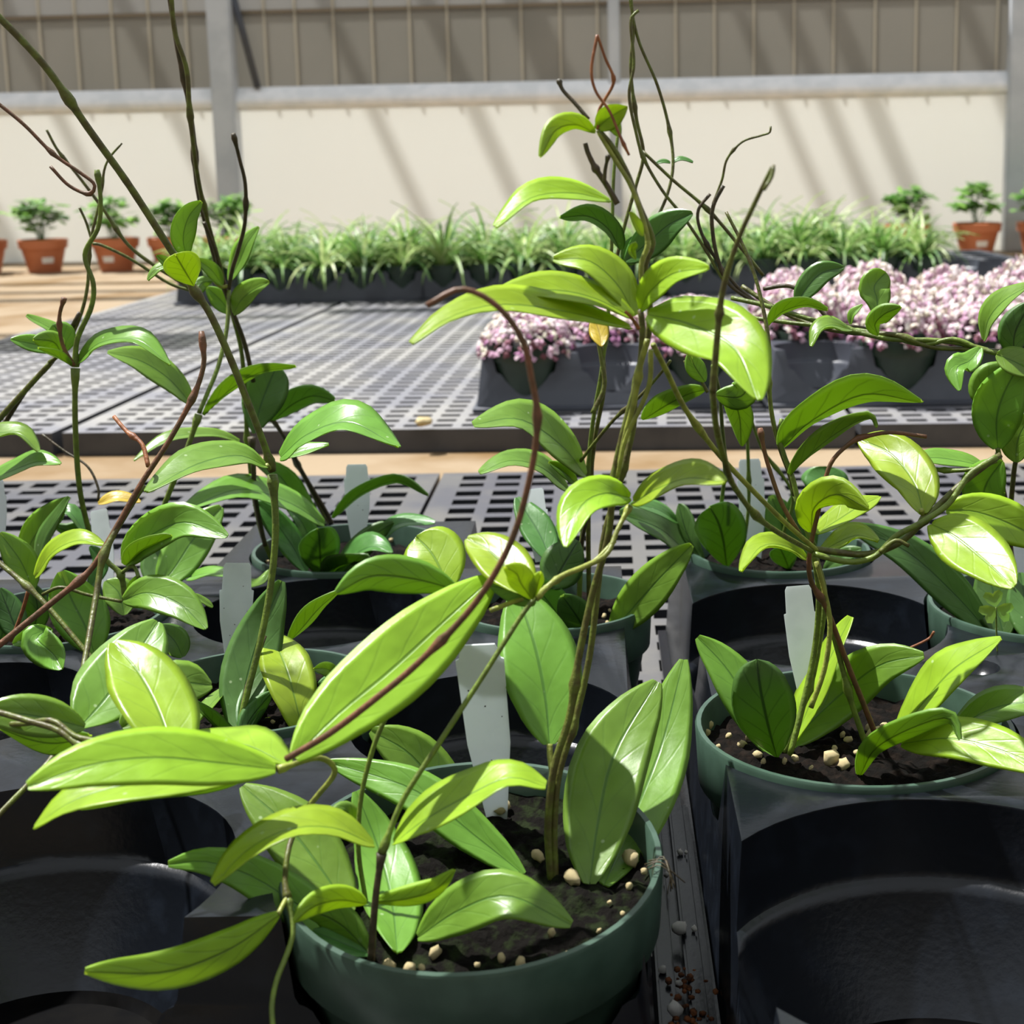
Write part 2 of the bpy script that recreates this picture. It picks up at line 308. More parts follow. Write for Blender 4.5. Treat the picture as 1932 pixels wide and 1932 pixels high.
# ------------------------------------------------------------------ trays (solid block minus wells)
def evalmesh(o):
    dg = bpy.context.evaluated_depsgraph_get(); me = bpy.data.meshes.new_from_object(o.evaluated_get(dg)); return me
def well(bm, cx, cy, R, deck, floor, ledge=.036, n=56, taper=.014):
    lathe(bm, [(0, floor), (R - taper - .008, floor), (R - taper - .004, floor + .004), (R - .0085, deck - ledge - .0045), (R - .0075, deck - ledge - .0018), (R - .0055, deck - ledge), (R - .0035, deck - ledge + .001), (R - .0022, deck - ledge + .004), (R, deck - .001), (R + .0035, deck + .03), (0, deck + .03)], n, cx, cy)
def tray_mesh(name, poly, wells, z0, deck, m, bevel=.0022, flange=(), dents=(), floor=None, n=56, ledge=.036, slope=.012, taper=.014):
    bm = bmesh.new(); c = Vector((sum(p[0] for p in poly) / len(poly), sum(p[1] for p in poly) / len(poly), 0))
    N = len(poly)
    def outset(d):
        out = []
        for i in range(N):
            p0, p1, p2 = Vector(poly[i - 1]), Vector(poly[i]), Vector(poly[(i + 1) % N])
            e1 = (p1 - p0).normalized(); e2 = (p2 - p1).normalized(); n1 = Vector((e1.y, -e1.x)); n2 = Vector((e2.y, -e2.x))
            out.append(p1 + (n1 + n2) * (d / (1 + n1.dot(n2))))
        return out
    rings = []
    for d, z in ((slope + .006, z0), (slope + .006, z0 + .006), (slope, z0 + .008), (0, deck)): rings.append([bm.verts.new((p.x, p.y, z)) for p in outset(d)])
    for a, b in zip(rings, rings[1:]):
        for k in range(N): bm.faces.new((a[k], a[(k + 1) % N], b[(k + 1) % N], b[k]))
    bm.faces.new(rings[0][::-1]); bm.faces.new(rings[-1])
    bmesh.ops.recalc_face_normals(bm, faces=bm.faces[:])
    base = obj('tmp', bm, [m, MT['wellfloor']])
    bc = bmesh.new()
    for cx, cy, R in wells: well(bc, cx, cy, R, deck, floor or z0 + .008, ledge, n, taper)
    for cx, cy, R in dents: lathe(bc, [(0, deck - R * .75), (R * .6, deck - R * .6), (R * .9, deck - R * .25), (R, deck + .0), (R * 1.02, deck + .01), (0, deck + .01)], 24, cx, cy)
    bmesh.ops.recalc_face_normals(bc, faces=bc.faces[:])
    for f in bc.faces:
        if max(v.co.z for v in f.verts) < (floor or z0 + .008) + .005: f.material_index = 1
    cut = obj('tmpc', bc, [m, MT['wellfloor']])
    md = base.modifiers.new('b', 'BOOLEAN'); md.operation = 'DIFFERENCE'; md.object = cut; md.solver = 'EXACT'; md.use_self = True
    if bevel:
        bv = base.modifiers.new('v', 'BEVEL'); bv.width = bevel; bv.segments = 2; bv.limit_method = 'ANGLE'; bv.angle_limit = math.radians(38); bv.use_clamp_overlap = True
    me = evalmesh(base); me.name = name
    for p in me.polygons: p.use_smooth = True
    me.set_sharp_from_angle(angle=math.radians(50))
    bpy.data.objects.remove(base); bpy.data.objects.remove(cut)
    return me
DECK = .1355; Z0 = .037
WL = [(-.056, .552, .079), (-.242, .552, .088), (-.060, .708, .071), (-.190, .752, .069), (-.345, .745, .066), (-.345, .893, .068), (-.188, .899, .073), (-.188, 1.045, .072), (-.036, .905, .068), (-.36, .58, .03)][:9]
polyL = [(-.46, .515), (.010, .515), (.010, .992), (-.103, .992), (-.103, 1.13), (-.277, 1.13), (-.277, .985), (-.46, .985)]
WR = [(.131, .509, .098), (.121, .692, .0800), (.124, .860, .081), (.124, 1.020, .068), (.274, .880, .0755), (.292, .722, .070), (.300, .560, .07)]
polyR = [(.054, .36), (.47, .36), (.47, .985), (.215, .985), (.205, 1.115), (.054, 1.115)]
def tray_thing(name, me, label, group=None):
    o = bpy.data.objects.new(name, me); COL.objects.link(o); tag(o, label, 'tray', group); return o
tl = tray_thing('pot_tray', tray_mesh('pot_tray', polyL, WL, Z0, DECK, MT['black'], slope=.008, taper=.026), 'black plastic tray in the left foreground with round pot wells', 'black pot carrying trays')
tr = tray_thing('pot_tray', tray_mesh('pot_tray', polyR, WR, Z0, DECK, MT['black'], dents=[(.203, .775, .013), (.203, .622, .014)], slope=.008, taper=.026), 'black plastic tray in the right foreground, its nearest well empty', 'black pot carrying trays')
# ribbed floor strip of the channel between the two trays
bm = bmesh.new()
for x0, x1, z in ((.019, .0265, .052), (.0265, .0325, .047), (.0325, .040, .053), (.040, .0445, .046)): box(bm, x0, x1, .40, .80, .0375, z)
bmesh.ops.bevel(bm, geom=bm.edges[:], offset=.0012, segments=2, affect='EDGES')
ch = obj('ribbed_strip', bm, MT['black'], angle=40); tag(ch, 'ribbed black plastic strip lying in the dirt channel between the two near trays', 'strip')
# ------------------------------------------------------------------ pots
def pot_parts(root, R, h=.112, rimh=.030, col='pot', rimc='rim', soilm='soil', soildrop=.014, n=64, seed=1, base=.70, tilt=(0, 0, 0)):
    """pot with rim band and soil; root origin is at the pot's base, rim at height h"""
    bm = bmesh.new(); rb = R * .945
    lathe(bm, [(0, -h + .006), (R * base - .004, -h + .006), (R * base, -h), (R * base + .003, -h + .003), (rb - .0015, -rimh), (rb - .004, -rimh + .001), (R * base + .001, -h + .009), (0, -h + .008)], n)
    bmesh.ops.recalc_face_normals(bm, faces=bm.faces[:])
    p = obj('pot', bm, MT[col], root, angle=45); p.location = (0, 0, h); p.rotation_euler = tilt
    bm = bmesh.new()
    lathe(bm, [(rb - .002, -rimh), (R - .003, -rimh - .0005), (R - .0015, -rimh + .001), (R, -.0015), (R - .0008, 0), (R - .0030, 0), (R - .0036, -.0012), (R - .007, -rimh), ], n, close=True)
    bmesh.ops.recalc_face_normals(bm, faces=bm.faces[:])
    obj('rim', bm, MT[rimc], p, angle=45)
    rr = random.Random(seed); bm = bmesh.new(); rs = R - .0055
    NR, NA = 30, 110; rings = []
    for i in range(NR + 1):
        r = rs * i / NR; ring = []
        for k in range(NA if i else 1):
            a = 2 * math.pi * k / NA; x, y = r * math.cos(a), r * math.sin(a)
            zz = -soildrop + .004 * noise.noise(Vector((x * 45 + seed * 7, y * 45, seed))) + .003 * noise.noise(Vector((x * 150, y * 150 + seed * 3, 2))) + .0022 * noise.noise(Vector((x * 420, y * 420, seed + 5)))
            ring.append(bm.verts.new((x, y, zz)))
        rings.append(ring)
    for i in range(NR):
        a, b = rings[i], rings[i + 1]
        for k in range(NA):
            j = (k + 1) % NA
            if i == 0: bm.faces.new((a[0], b[k], b[j]))
            else: bm.faces.new((a[k], b[k], b[j], a[j]))
    s = obj('soil', bm, MT[soilm], root); s.location = (0, 0, h); s.rotation_euler = tilt; return p, s
PERL = []
for s in range(4):
    bm = bmesh.new(); bmesh.ops.create_icosphere(bm, subdivisions=2, radius=1)
    for v in bm.verts: v.co *= 1 + .38 * noise.noise(v.co * 1.7 + Vector((s * 5, 0, 0))); v.co.z *= .75
    o = obj('perl', bm, MT['perlite']); PERL.append(o.data); bpy.data.objects.remove(o)
PERLW = []
for m_ in PERL:
    c = m_.copy(); c.materials.clear(); c.materials.append(MT['perlitew']); PERLW.append(c)
def perlite(soil, root, spots, drop=.014, seed=3, white=False):
    rr = random.Random(seed); zr = root.location.z + soil.location.z
    inv = (Matrix.Translation(root.location) @ Matrix.LocRotScale(soil.location, soil.rotation_euler, None)).inverted()
    for x, y, r in spots:            # pixel x, y and radius px on the soil plane
        p = onz(x, y, zr - drop + .001); sc_ = r * (p - CAM).length / F * 1.0; q = inv @ p
        inst('perlite', rr.choice(PERLW if white else PERL), soil, (q.x, q.y, -drop + .0015 + sc_ * .35), (rr.random() * 3, rr.random() * 3, rr.random() * 6), (sc_ * rr.uniform(.8, 1.2), sc_ * rr.uniform(.8, 1.2), sc_))
# ------------------------------------------------------------------ plants
class Plant:
    def __init__(s, name, label, cx, cy, R, zr=.138, h=.1, tilt=(0, 0, 0), soilm='soil', seed=1, drop=.014, group='hoya plants in green pots'):
        s.root = empty(name, (cx, cy, zr - h)); tag(s.root, label, 'potted plant', group)
        s.zs = zr - drop; s.drop = drop
        s.pot, s.soil = pot_parts(s.root, R, h=h, soilm=soilm, seed=seed, soildrop=drop, tilt=tilt); s.k = seed * 100
    def pts(s, P, Ys):
        """pixels + depths -> world; depth 'S' = on the soil"""
        n = len(P)
        if not isinstance(Ys, (tuple, list)): Ys = (Ys, Ys)
        Ys = [onz(P[0 if i == 0 else -1][0], P[0 if i == 0 else -1][1], s.zs).y if y == 'S' else y for i, y in enumerate(Ys)]
        d = [0.0]
        for a, b in zip(P, P[1:]): d.append(d[-1] + math.hypot(b[0] - a[0], b[1] - a[1]))
        out = []
        for i, (x, y) in enumerate(P):
            t = d[i] / d[-1] * (len(Ys) - 1); k = min(int(t), len(Ys) - 2); f = t - k
            out.append(at(x, y, Ys[k] * (1 - f) + Ys[k + 1] * f))
        return out
    def stem(s, P, Y, r=4.5, r2=None, m='stem', nodes=(), name='stem', ns=8):
        W = s.pts(P, Y); n = max(8, 6 * (len(P) - 1) + 1); C = spline(W, n); r2 = r if r2 is None else r2; bm = bmesh.new(); s.k += 1
        rad = []
        for i, c in enumerate(C):
            t = i / (n - 1); rr = r + (r2 - r) * t
            for nd in nodes: rr *= 1 + .75 * math.exp(-((t - nd) * (n - 1) / 1.0) ** 2)
            rad.append(rr * (1 + .06 * noise.noise(Vector((i * .7, s.k, 0)))) * c.y / F)
        off = s.root.location; tube(bm, [c - off for c in C], rad, ns)
        o = obj(name, bm, MT[m], s.root); return o
    def leaf(s, P, hw, Y, f='t', tone='m', shape='e', fold=.16, ratio=.22, tilt=None, curl=0.0, n=19, wav=.05, name='leaf', stalk=True, amax=62):
        s.k += 1; W = s.pts(P, Y); CC = spline(W, 121); N = n; TS = [.5 - .5 * math.cos(math.pi * i / (N - 1)) for i in range(N)]; TS = [.35 * i / (N - 1) + .65 * q for i, q in enumerate(TS)]; C = [CC[round(120 * q)] for q in TS]
        length = sum((b - a).length for a, b in zip(C, C[1:]))
        mid = C[N // 2]; V = (CAM - mid).normalized()
        hwm = hw * mid.y / F; hwe = max(hwm, min(ratio * length, .026))
        a = math.acos(min(1, hwm / hwe)) if tilt is None else math.radians(tilt); a = min(a, math.radians(amax))
        hwe = hwm / math.cos(a)
        Tm = (C[N // 2 + 2] - C[N // 2 - 2]).normalized(); Sm = Tm.cross(V).normalized()
        sg = 1 if Sm.z > 0 else -1
        if f == 'u': sg = -sg
        bm = bmesh.new(); uvl = bm.loops.layers.uv.new('UVMap'); NU = 4; top = []; bot = []; off = s.root.location; thick = .0007
        Sp = None
        for i, c in enumerate(C):
            t = TS[i]; T = (C[min(i + 1, N - 1)] - C[max(i - 1, 0)]).normalized()
            v = (CAM - c).normalized(); S = T.cross(v)
            if S.length < .15 and Sp: S = Sp - T * Sp.dot(T)
            S.normalize()
            if S.dot(Sp if Sp else Sm) < 0: S = -S
            Sp = S; N0 = S.cross(T).normalized()
            if N0.dot(v) < 0: N0 = -N0
            Nv = (N0 * math.cos(a) + S * (sg * math.sin(a))).normalized()
            Nt = -Nv if f == 'u' else Nv
            Wd = T.cross(Nt).normalized()
            if shape == 'e': prof = (math.sin(math.pi * min(1, t * .96 + .02)) ** .68) * (1.02 - .14 * t)
            elif shape == 'o': prof = math.sin(math.pi / 2 * t / .60) ** .85 if t < .60 else math.sqrt(max(0, 1 - ((t - .60) / .40) ** 2.2))
            elif shape == 'b': prof = math.sin(math.pi * t ** .72) ** .85
            else: prof = math.sin(math.pi * t) ** 1.05 * (1.02 - .1 * t)
            wdt = hwe * max(prof, .035 if i else .05)
            rowt = []; rowb = []
            for j in range(-NU, NU + 1):
                u = j / NU; x = abs(u)
                lift = fold * wdt * (x ** 1.6) * (1 - .4 * t) - curl * wdt * x * x
                wv = wav * hwe * x * math.sin(9 * t + s.k * 1.7 + (2 if u > 0 else 0))
                p = c + Wd * (u * wdt * math.cos(fold * .8)) + Nt * (lift + wv) - off
                if j == 0: p -= Nt * (.0006)
                rowt.append(bm.verts.new(p)); e = 1 if abs(j) == NU else 0
                rowb.append(rowt[-1] if e else bm.verts.new(p - Nt * thick))
            top.append(rowt); bot.append(rowb)
        M_ = 2 * NU
        def face(vs, mi, uvs):
            try: fc = bm.faces.new(vs)
            except ValueError: return
            fc.material_index = mi
            for l, q in zip(fc.loops, uvs): l[uvl].uv = q
        for i in range(N - 1):
            for j in range(M_):
                q = [(j / M_, TS[i]), ((j + 1) / M_, TS[i]), ((j + 1) / M_, TS[i + 1]), (j / M_, TS[i + 1])]
                face([top[i][j], top[i][j + 1], top[i + 1][j + 1], top[i + 1][j]], 0, q)
                face([bot[i][j], bot[i + 1][j], bot[i + 1][j + 1], bot[i][j + 1]], 1, [q[0], q[3], q[2], q[1]])
        # orientation: make top faces look along Nt
        o = obj(name, bm, [MT[tone], MT[tone + 'u']], s.root)
        if o.data.polygons[0].normal.dot(Nt) < 0: o.data.flip_normals()
        return o
def tagmesh(x, y0, x1, y1, wd, Y, label, Y1=None, flecks=0, neck=.17):
    """white plant tag: pixel top centre, bottom centre, width px at the body"""
    a = at(x, y0, Y); b = at(x1, y1, Y1 or Y); ax = (a - b); Lh = ax.length; U = ax.normalized()
    hw = wd / 2 * Y / F; W = U.cross(Vector((0, -1, 0))).normalized(); N = W.cross(U).normalized()
    if N.y > 0: N = -N; 
    out = [(-.80, 0), (.80, 0)]
    prof = [(-.45, 0), (-.92, .45), (-1.0, 1 - neck - .015), (-1.0, 1 - neck), (-.86, 1 - neck + .008), (-.80, .97), (-.68, 1.0), (.68, 1.0), (.80, .97), (.86, 1 - neck + .008), (1.0, 1 - neck), (1.0, 1 - neck - .015), (.92, .45), (.45, 0)]
    bm = bmesh.new(); root = b
    fr = [bm.verts.new(W * (px * hw) + U * (py * Lh) + N * .0004) for px, py in prof]
    bk = [bm.verts.new(v.co - N * .0008) for v in fr]
    bm.faces.new(fr); bm.faces.new(bk[::-1])
    for i in range(len(fr)): j = (i + 1) % len(fr); bm.faces.new((fr[i], bk[i], bk[j], fr[j]))
    bmesh.ops.recalc_face_normals(bm, faces=bm.faces[:])
    o = obj('plant_tag', bm, MT['tag'], smooth=False); o.location = root; tag(o, label, 'plant tag', 'white plant tags')
    rr = random.Random(int(x))
    for _ in range(flecks):
        bm = bmesh.new(); c = W * (rr.uniform(-.7, .7) * hw) + U * (rr.uniform(.25, .8) * Lh) + N * .0005; r = rr.uniform(.0002, .0005)
        bmesh.ops.create_icosphere(bm, subdivisions=1, radius=r, matrix=Matrix.Translation(c)); obj('soil_fleck', bm, MT['tagprint'], o)
    return o
# ---- foreground plant in the large green pot
P = Plant('potted_hoya', 'hoya in the large green pot at the front centre, tall twisted vines', -.056, .552, .0768, .140, .100, (math.radians(6), 0, 0), 'moss', 1)
perlite(P.soil, P.root, [(1080, 1665, 18), (1190, 1632, 17), (1187, 1675, 9), (1215, 1650, 6), (1218, 1606, 9), (1015, 1628, 13), (945, 1555, 13), (955, 1545, 10), (820, 1782, 12), (770, 1810, 14), (733, 1805, 14), (722, 1815, 8), (795, 1806, 7), (945, 1790, 10), (982, 1798, 12), (1068, 1788, 10), (1098, 1790, 9), (1110, 1788, 6), (918, 1826, 9), (850, 1835, 6), (848, 1822, 5), (860, 1825, 6), (1005, 1822, 7), (1175, 1718, 6), (1045, 1812, 5), (900, 1800, 5), (1040, 1750, 9), (1130, 1745, 5), (1150, 1700, 5)])
S, L = P.stem, P.leaf
# vines
S([(1040, 1662), (1034, 1560), (1045, 1450), (1075, 1350), (1092, 1240), (1118, 1120), (1148, 1010), (1158, 900), (1180, 800), (1206, 700), (1212, 620), (1208, 585)], ('S', .57, .57), 8, 6, 'stem', (.35, .7))
S([(1048, 1662), (1046, 1560), (1055, 1460), (1085, 1360), (1112, 1240), (1128, 1110), (1140, 1010), (1172, 900), (1196, 800), (1198, 720), (1222, 640), (1226, 560), (1218, 500), (1232, 455), (1205, 385), (1185, 330), (1155, 275), (1128, 245)], ('S', .575, .58, .58), 7, 5, 'stem', (.2, .55))
S([(1212, 560), (1210, 500), (1222, 460), (1212, 410), (1190, 350), (1160, 300), (1130, 250)], (.575, .58), 5, 4.5, 'stemy')
S([(1222, 640), (1208, 690), (1196, 760), (1180, 820), (1168, 880)], (.565, .568), 6, 5, 'stemy', (.3,))
S([(1228, 660), (1226, 720), (1208, 770), (1180, 830), (1165, 900)], (.560, .566), 5, 4, 'stemy')
S([(700, 1812), (708, 1700), (720, 1610)], ('S', .50), 8, 6.5, 'stemd', (.99,))
S([(720, 1610), (760, 1510), (830, 1400), (905, 1285), (985, 1160), (1010, 1128)], (.50, .53), 6, 5, 'stemg', (.02,))
S([(1010, 1128), (1055, 1090), (1105, 1068), (1145, 1045), (1165, 1000), (1188, 955)], (.53, .565), 6, 5, 'stemy', (.02, .98))
S([(925, 1152), (970, 1135), (1010, 1120), (1070, 1082), (1120, 1060), (1160, 1020)], (.535, .56), 5, 5, 'stemy', (.5,))
S([(690, 1700), (676, 1600), (682, 1500), (708, 1400), (740, 1330)], (.535, .545), 5, 5, 'stemg')
S([(540, 1432), (620, 1385), (700, 1325), (790, 1250), (895, 1140), (965, 1020), (1002, 890), (1014, 790), (1003, 715), (985, 640), (935, 575), (870, 546), (805, 577)], (.475, .455, .44), 7, 6, 'stemb', (.33, .72))
S([(525, 1452), (600, 1430), (632, 1455), (600, 1500), (570, 1535)], (.50, .515, .52), 6, 6, 'stemy', (.02,))
S([(568, 1538), (545, 1600), (538, 1660), (543, 1695)], (.52, .50, .49), 5.5, 6, 'stem', (.98,))
S([(543, 1695), (553, 1750), (545, 1790), (522, 1850), (513, 1900), (517, 1960)], (.49, .475, .45), 6, 5.5, 'stemg', (.02,))
S([(525, 1725), (535, 1705), (543, 1692)], (.483, .49), 5, 5, 'stemy', name='leaf_stalk')
S([(-15, 1340), (60, 1362), (110, 1378), (160, 1410), (250, 1420), (400, 1440), (520, 1450)], (.54, .52, .50), 6.5, 6, 'stem', (.35,))
S([(-15, 1368), (50, 1365), (100, 1360), (150, 1392), (250, 1405), (380, 1440)], (.545, .525, .51), 6, 5.5, 'stem')
# brown dried tendrils on top
S([(1128, 245), (1130, 210), (1140, 190), (1158, 152), (1142, 110), (1127, 66)], (.58, .575), 3.2, 2.6, 'stemo', (.55,), name='tendril')
S([(1127, 66), (1116, 130), (1124, 172), (1150, 210), (1172, 262), (1187, 293)], (.575, .57), 3, 2.5, 'stemo', (.9,), name='tendril')
S([(1110, 225), (1085, 195), (1062, 170), (1054, 150)], (.58, .585), 4, 3.5, 'stemd', (.95,), name='tendril')
S([(1165, 385), (1145, 350), (1125, 320), (1110, 290), (1104, 270)], (.58, .58), 6, 4.5, 'stemd', (.6,), name='tendril')
S([(1140, 345), (1142, 320), (1148, 292)], (.578, .575), 4, 3, 'stemd', (.9,), name='tendril')
S([(1205, 620), (1192, 600), (1180, 588)], (.56, .555), 4, 3, 'stemo', name='tendril')
S([(1345, 740), (1352, 650), (1360, 570), (1375, 505), (1398, 440), (1420, 392), (1450, 330), (1459, 314), (1455, 335), (1441, 358)], (.50, .47), 7, 4, 'stem', (.32,), name='tendril')
S([(1345, 740), (1352, 810), (1368, 870), (1385, 918), (1440, 985), (1530, 1040)], (.50, .56, .66), 6.5, 5, 'stem', (.6,))
S([(1232, 650), (1260, 705), (1292, 770), (1350, 850), (1410, 915), (1480, 985), (1545, 1042)], (.57, .62, .665), 5.5, 5, 'stemy', (.34,))
# leaves, nearest first
L([(556, 1428), (640, 1345), (740, 1262), (840, 1170), (934, 1085)], 82, (.480, .515, .55), 't', 'y', 'e', .10, tilt=14)
L([(520, 1450), (400, 1437), (290, 1428), (170, 1442), (52, 1484)], 62, (.480, .45), 't', 'y', 'e', .12, tilt=30)
L([(515, 1452), (380, 1468), (230, 1480), (130, 1512), (64, 1560)], 40, (.49, .47), 't', 'y', 'e', .1)
L([(470, 1462), (350, 1475), (240, 1490), (150, 1522)], 38, (.51, .50), 'u', 'm', 'e', .1)
L([(545, 1442), (470, 1405), (400, 1395), (330, 1392)], 34, (.52, .56), 't', 'y', 'e', .1)
L([(335, 1440), (300, 1340), (262, 1268), (215, 1212)], 78, (.53, .585), 't', 'y', 'e', .14, tilt=22)
L([(150, 1372), (200, 1315), (250, 1245), (298, 1172)], 76, (.57, .625), 't', 'm', 'e', .15, tilt=22)
L([(230, 1372), (300, 1330), (345, 1290), (400, 1292)], 60, (.575, .60), 't', 'm', 'e', .15, tilt=25)
L([(160, 1372), (90, 1355), (20, 1345), (-40, 1350)], 44, (.55, .54), 't', 'm', 'e', .12)
L([(170, 1385), (110, 1398), (60, 1392), (0, 1370)], 30, (.56, .57), 'u', 'm', 'e', .1)
L([(662, 1722), (600, 1630), (540, 1555), (458, 1482)], 68, ('S', .57), 't', 'm', 'e', .16, tilt=15)
L([(700, 1795), (590, 1725), (480, 1655), (390, 1625), (318, 1630)], 48, ('S', .54, .52), 't', 'm', 'e', .14, tilt=15)
L([(706, 1592), (630, 1560), (545, 1562), (465, 1602), (402, 1668)], 34, (.497, .47), 't', 'y', 'e', .2)
L([(742, 1590), (800, 1545), (880, 1500), (960, 1465), (1030, 1482)], 42, (.50, .50), 't', 'y', 'e', .2)
L([(1112, 1668), (1128, 1550), (1160, 1420), (1240, 1285)], 82, ('S', .59, .625), 't', 'm', 'e', .14, tilt=12)
L([(1140, 1668), (1195, 1540), (1250, 1400), (1290, 1244)], 72, ('S', .625, .66), 't', 'm', 'e', .12, tilt=12)
L([(1037, 1404), (1030, 1320), (1010, 1220), (975, 1115)], 84, (.574, .592, .62), 't', 'm', 'e', .16, tilt=10)
S([(1037, 1404), (1038, 1430), (1042, 1460)], (.574, .568), 6, 6, 'stemy', name='leaf_stalk')
L([(1003, 1125), (955, 1070), (920, 1035), (880, 1015)], 50, (.53, .565), 't', 'y', 'e', .2, tilt=25)
L([(1005, 1128), (985, 1100), (975, 1080), (952, 1068)], 28, (.525, .515), 'u', 'y', 'e', .2, tilt=20)
L([(1004, 1126), (1012, 1100), (1018, 1078)], 16, (.525, .52), 'u', 'y', 'e', .2, tilt=30)
L([(1010, 1140), (965, 1115), (925, 1105)], 24, (.54, .545), 'u', 'm', 'e', .2)
L([(848, 1118), (832, 1075), (812, 1040), (785, 1012)], 62, (.58, .60), 't', 'y', 'o', .1, tilt=10)
L([(860, 1110), (780, 1090), (700, 1085), (634, 1118)], 40, (.555, .54), 'u', 'm', 'e', .2, tilt=20)
L([(1190, 938), (1140, 930), (1095, 955), (1068, 1030)], 40, (.565, .53), 't', 'y', 'e', .2, tilt=35)
L([(1194, 946), (1240, 920), (1300, 900), (1367, 908)], 30, (.565, .53), 't', 'y', 'e', .2)
L([(1199, 595), (1165, 535), (1110, 490), (1044, 488)], 34, (.573, .58), 't', 'y', 'e', .2)
L([(1207, 585), (1225, 550), (1270, 515), (1336, 505)], 30, (.57, .54), 't', 'y', 'e', .25, tilt=35)
L([(1195, 598), (1120, 560), (1040, 545), (930, 552)], 28, (.57, .55), 't', 'y', 'e', .22)
L([(1190, 618), (1080, 588), (950, 572), (850, 595), (776, 645)], 27, (.565, .51), 't', 'y', 'e', .22)
L([(1222, 592), (1300, 610), (1385, 655), (1430, 752)], 68, (.565, .50), 't', 'y', 'e', .16, tilt=28)
L([(1225, 590), (1280, 578), (1350, 585), (1400, 600)], 18, (.572, .56), 't', 'm', 'e', .1)
L([(1135, 652), (1130, 625), (1120, 598)], 20, (.59, .60), 't', 'yel', 'e', .1)
L([(1152, 378), (1080, 362), (1000, 372), (934, 426)], 22, (.58, .55), 't', 'y', 'e', .22)
L([(1122, 248), (1085, 232), (1045, 245), (1018, 296)], 20, (.58, .56), 'u', 'y', 'e', .25, tilt=30)
L([(1126, 242), (1150, 222), (1182, 202)], 24, (.58, .57), 't', 'y', 'e', .2)
L([(1122, 240), (1150, 228), (1170, 258)], 16, (.582, .575), 'u', 'y', 'e', .2)
L([(1214, 445), (1203, 425), (1190, 400)], 9, (.575, .57), 't', 'y', 'e', .2)
L([(1200, 490), (1192, 472), (1200, 458)], 8, (.572, .568), 't', 'y', 'o', .2)
L([(788, 1768), (870, 1715), (960, 1690), (1078, 1744)], 56, ('S', .50), 't', 'm', 'e', .14, tilt=20)
L([(750, 1795), (740, 1700), (715, 1600), (672, 1492)], 66, ('S', .56, .58), 't', 'm', 'e', .16, tilt=12)
L([(988, 1650), (900, 1580), (780, 1490), (622, 1438)], 48, ('S', .60), 't', 'm', 'e', .15, tilt=10)
L([(880, 1560), (820, 1480), (770, 1420), (700, 1378)], 60, (.62, .63), 't', 'm', 'e', .15, tilt=10)
L([(705, 1700), (770, 1692), (820, 1675), (857, 1640)], 24, (.505, .50), 'u', 'y', 'e', .2, tilt=30)
L([(690, 1702), (640, 1695), (590, 1708), (553, 1738)], 28, (.505, .48), 'u', 'y', 'e', .2, tilt=30)
L([(698, 1795), (650, 1745), (600, 1720), (555, 1722)], 34, ('S', .515), 'u', 'm', 'e', .1)
L([(700, 1800), (640, 1775), (590, 1755)], 26, ('S', .51), 't', 'd', 'e', .1)
L([(525, 1725), (430, 1790), (310, 1832), (160, 1831)], 45, (.483, .46), 'u', 'y', 'e', .14, tilt=18)
L([(675, 1560), (650, 1530), (615, 1545)], 22, (.55, .54), 'u', 'm', 'e', .2)
tagmesh(902, 1216, 938, 1545, 96, .575, 'large white tag standing behind the front pot\'s long leaves', .607, 4, .08)
# ---- right foreground pot
P = Plant('potted_hoya', 'hoya in the right foreground green pot beside the empty well', .121, .692, .0785, .138, .100, (0, 0, 0), 'soil', 2)
perlite(P.soil, P.root, [(1335, 1375, 12), (1332, 1388, 9), (1400, 1410, 10), (1415, 1395, 8), (1355, 1412, 6), (1375, 1392, 7), (1430, 1430, 10), (1650, 1395, 16), (1640, 1378, 9), (1670, 1378, 10), (1568, 1438, 18), (1592, 1448, 12), (1600, 1400, 8), (1575, 1415, 6), (1500, 1435, 8), (1480, 1440, 6), (1618, 1425, 8), (1530, 1452, 5), (1440, 1440, 6), (1590, 1390, 6)], seed=9)
S, L = P.stem, P.leaf
S([(1480, 1420), (1500, 1370), (1530, 1290), (1548, 1200), (1556, 1120), (1542, 1060), (1528, 1010), (1515, 975), (1500, 935)], ('S', .70, .70), 6, 5, 'stemg', (.25,))
S([(1490, 1425), (1515, 1330), (1538, 1220), (1545, 1120), (1535, 1040)], ('S', .695, .69), 6.5, 6, 'stemg')
S([(1530, 1335), (1556, 1260), (1566, 1180), (1555, 1115), (1540, 1060)], (.68, .685), 5.5, 5, 'stemy')
S([(1636, 1412), (1605, 1320), (1580, 1225), (1560, 1150), (1540, 1070), (1530, 1030)], ('S', .69), 6, 5, 'stemg', (.3,))
S([(1658, 1402), (1630, 1330), (1600, 1255), (1560, 1150), (1530, 1095), (1528, 1040), (1545, 960), (1552, 925), (1570, 870), (1610, 832), (1640, 822), (1682, 816), (1748, 824)], ('S', .685, .67, .67), 6, 4, 'stemb', (.42, .85))
S([(1500, 935), (1490, 895), (1470, 840), (1456, 780), (1450, 710), (1450, 640), (1430, 540), (1405, 470), (1370, 400)], (.70, .70, .72), 5, 3, 'stem', (.4,))
S([(1535, 1030), (1512, 970), (1495, 900), (1480, 860), (1470, 820), (1475, 790)], (.69, .70), 6, 4, 'stemg')
S([(1510, 1010), (1475, 950), (1450, 880), (1440, 840), (1434, 808)], (.68, .68), 4.5, 4, 'stemb', (.95,))
S([(1530, 1035), (1580, 1042), (1640, 1045), (1700, 1022), (1750, 975), (1800, 925), (1850, 885), (1888, 858)], (.665, .66, .67), 7, 6, 'stem', (.55,))
S([(1535, 1045), (1600, 1060), (1650, 1050), (1690, 1012), (1740, 985), (1790, 950), (1830, 895), (1880, 862)], (.66, .655, .665), 6, 6, 'stemg')
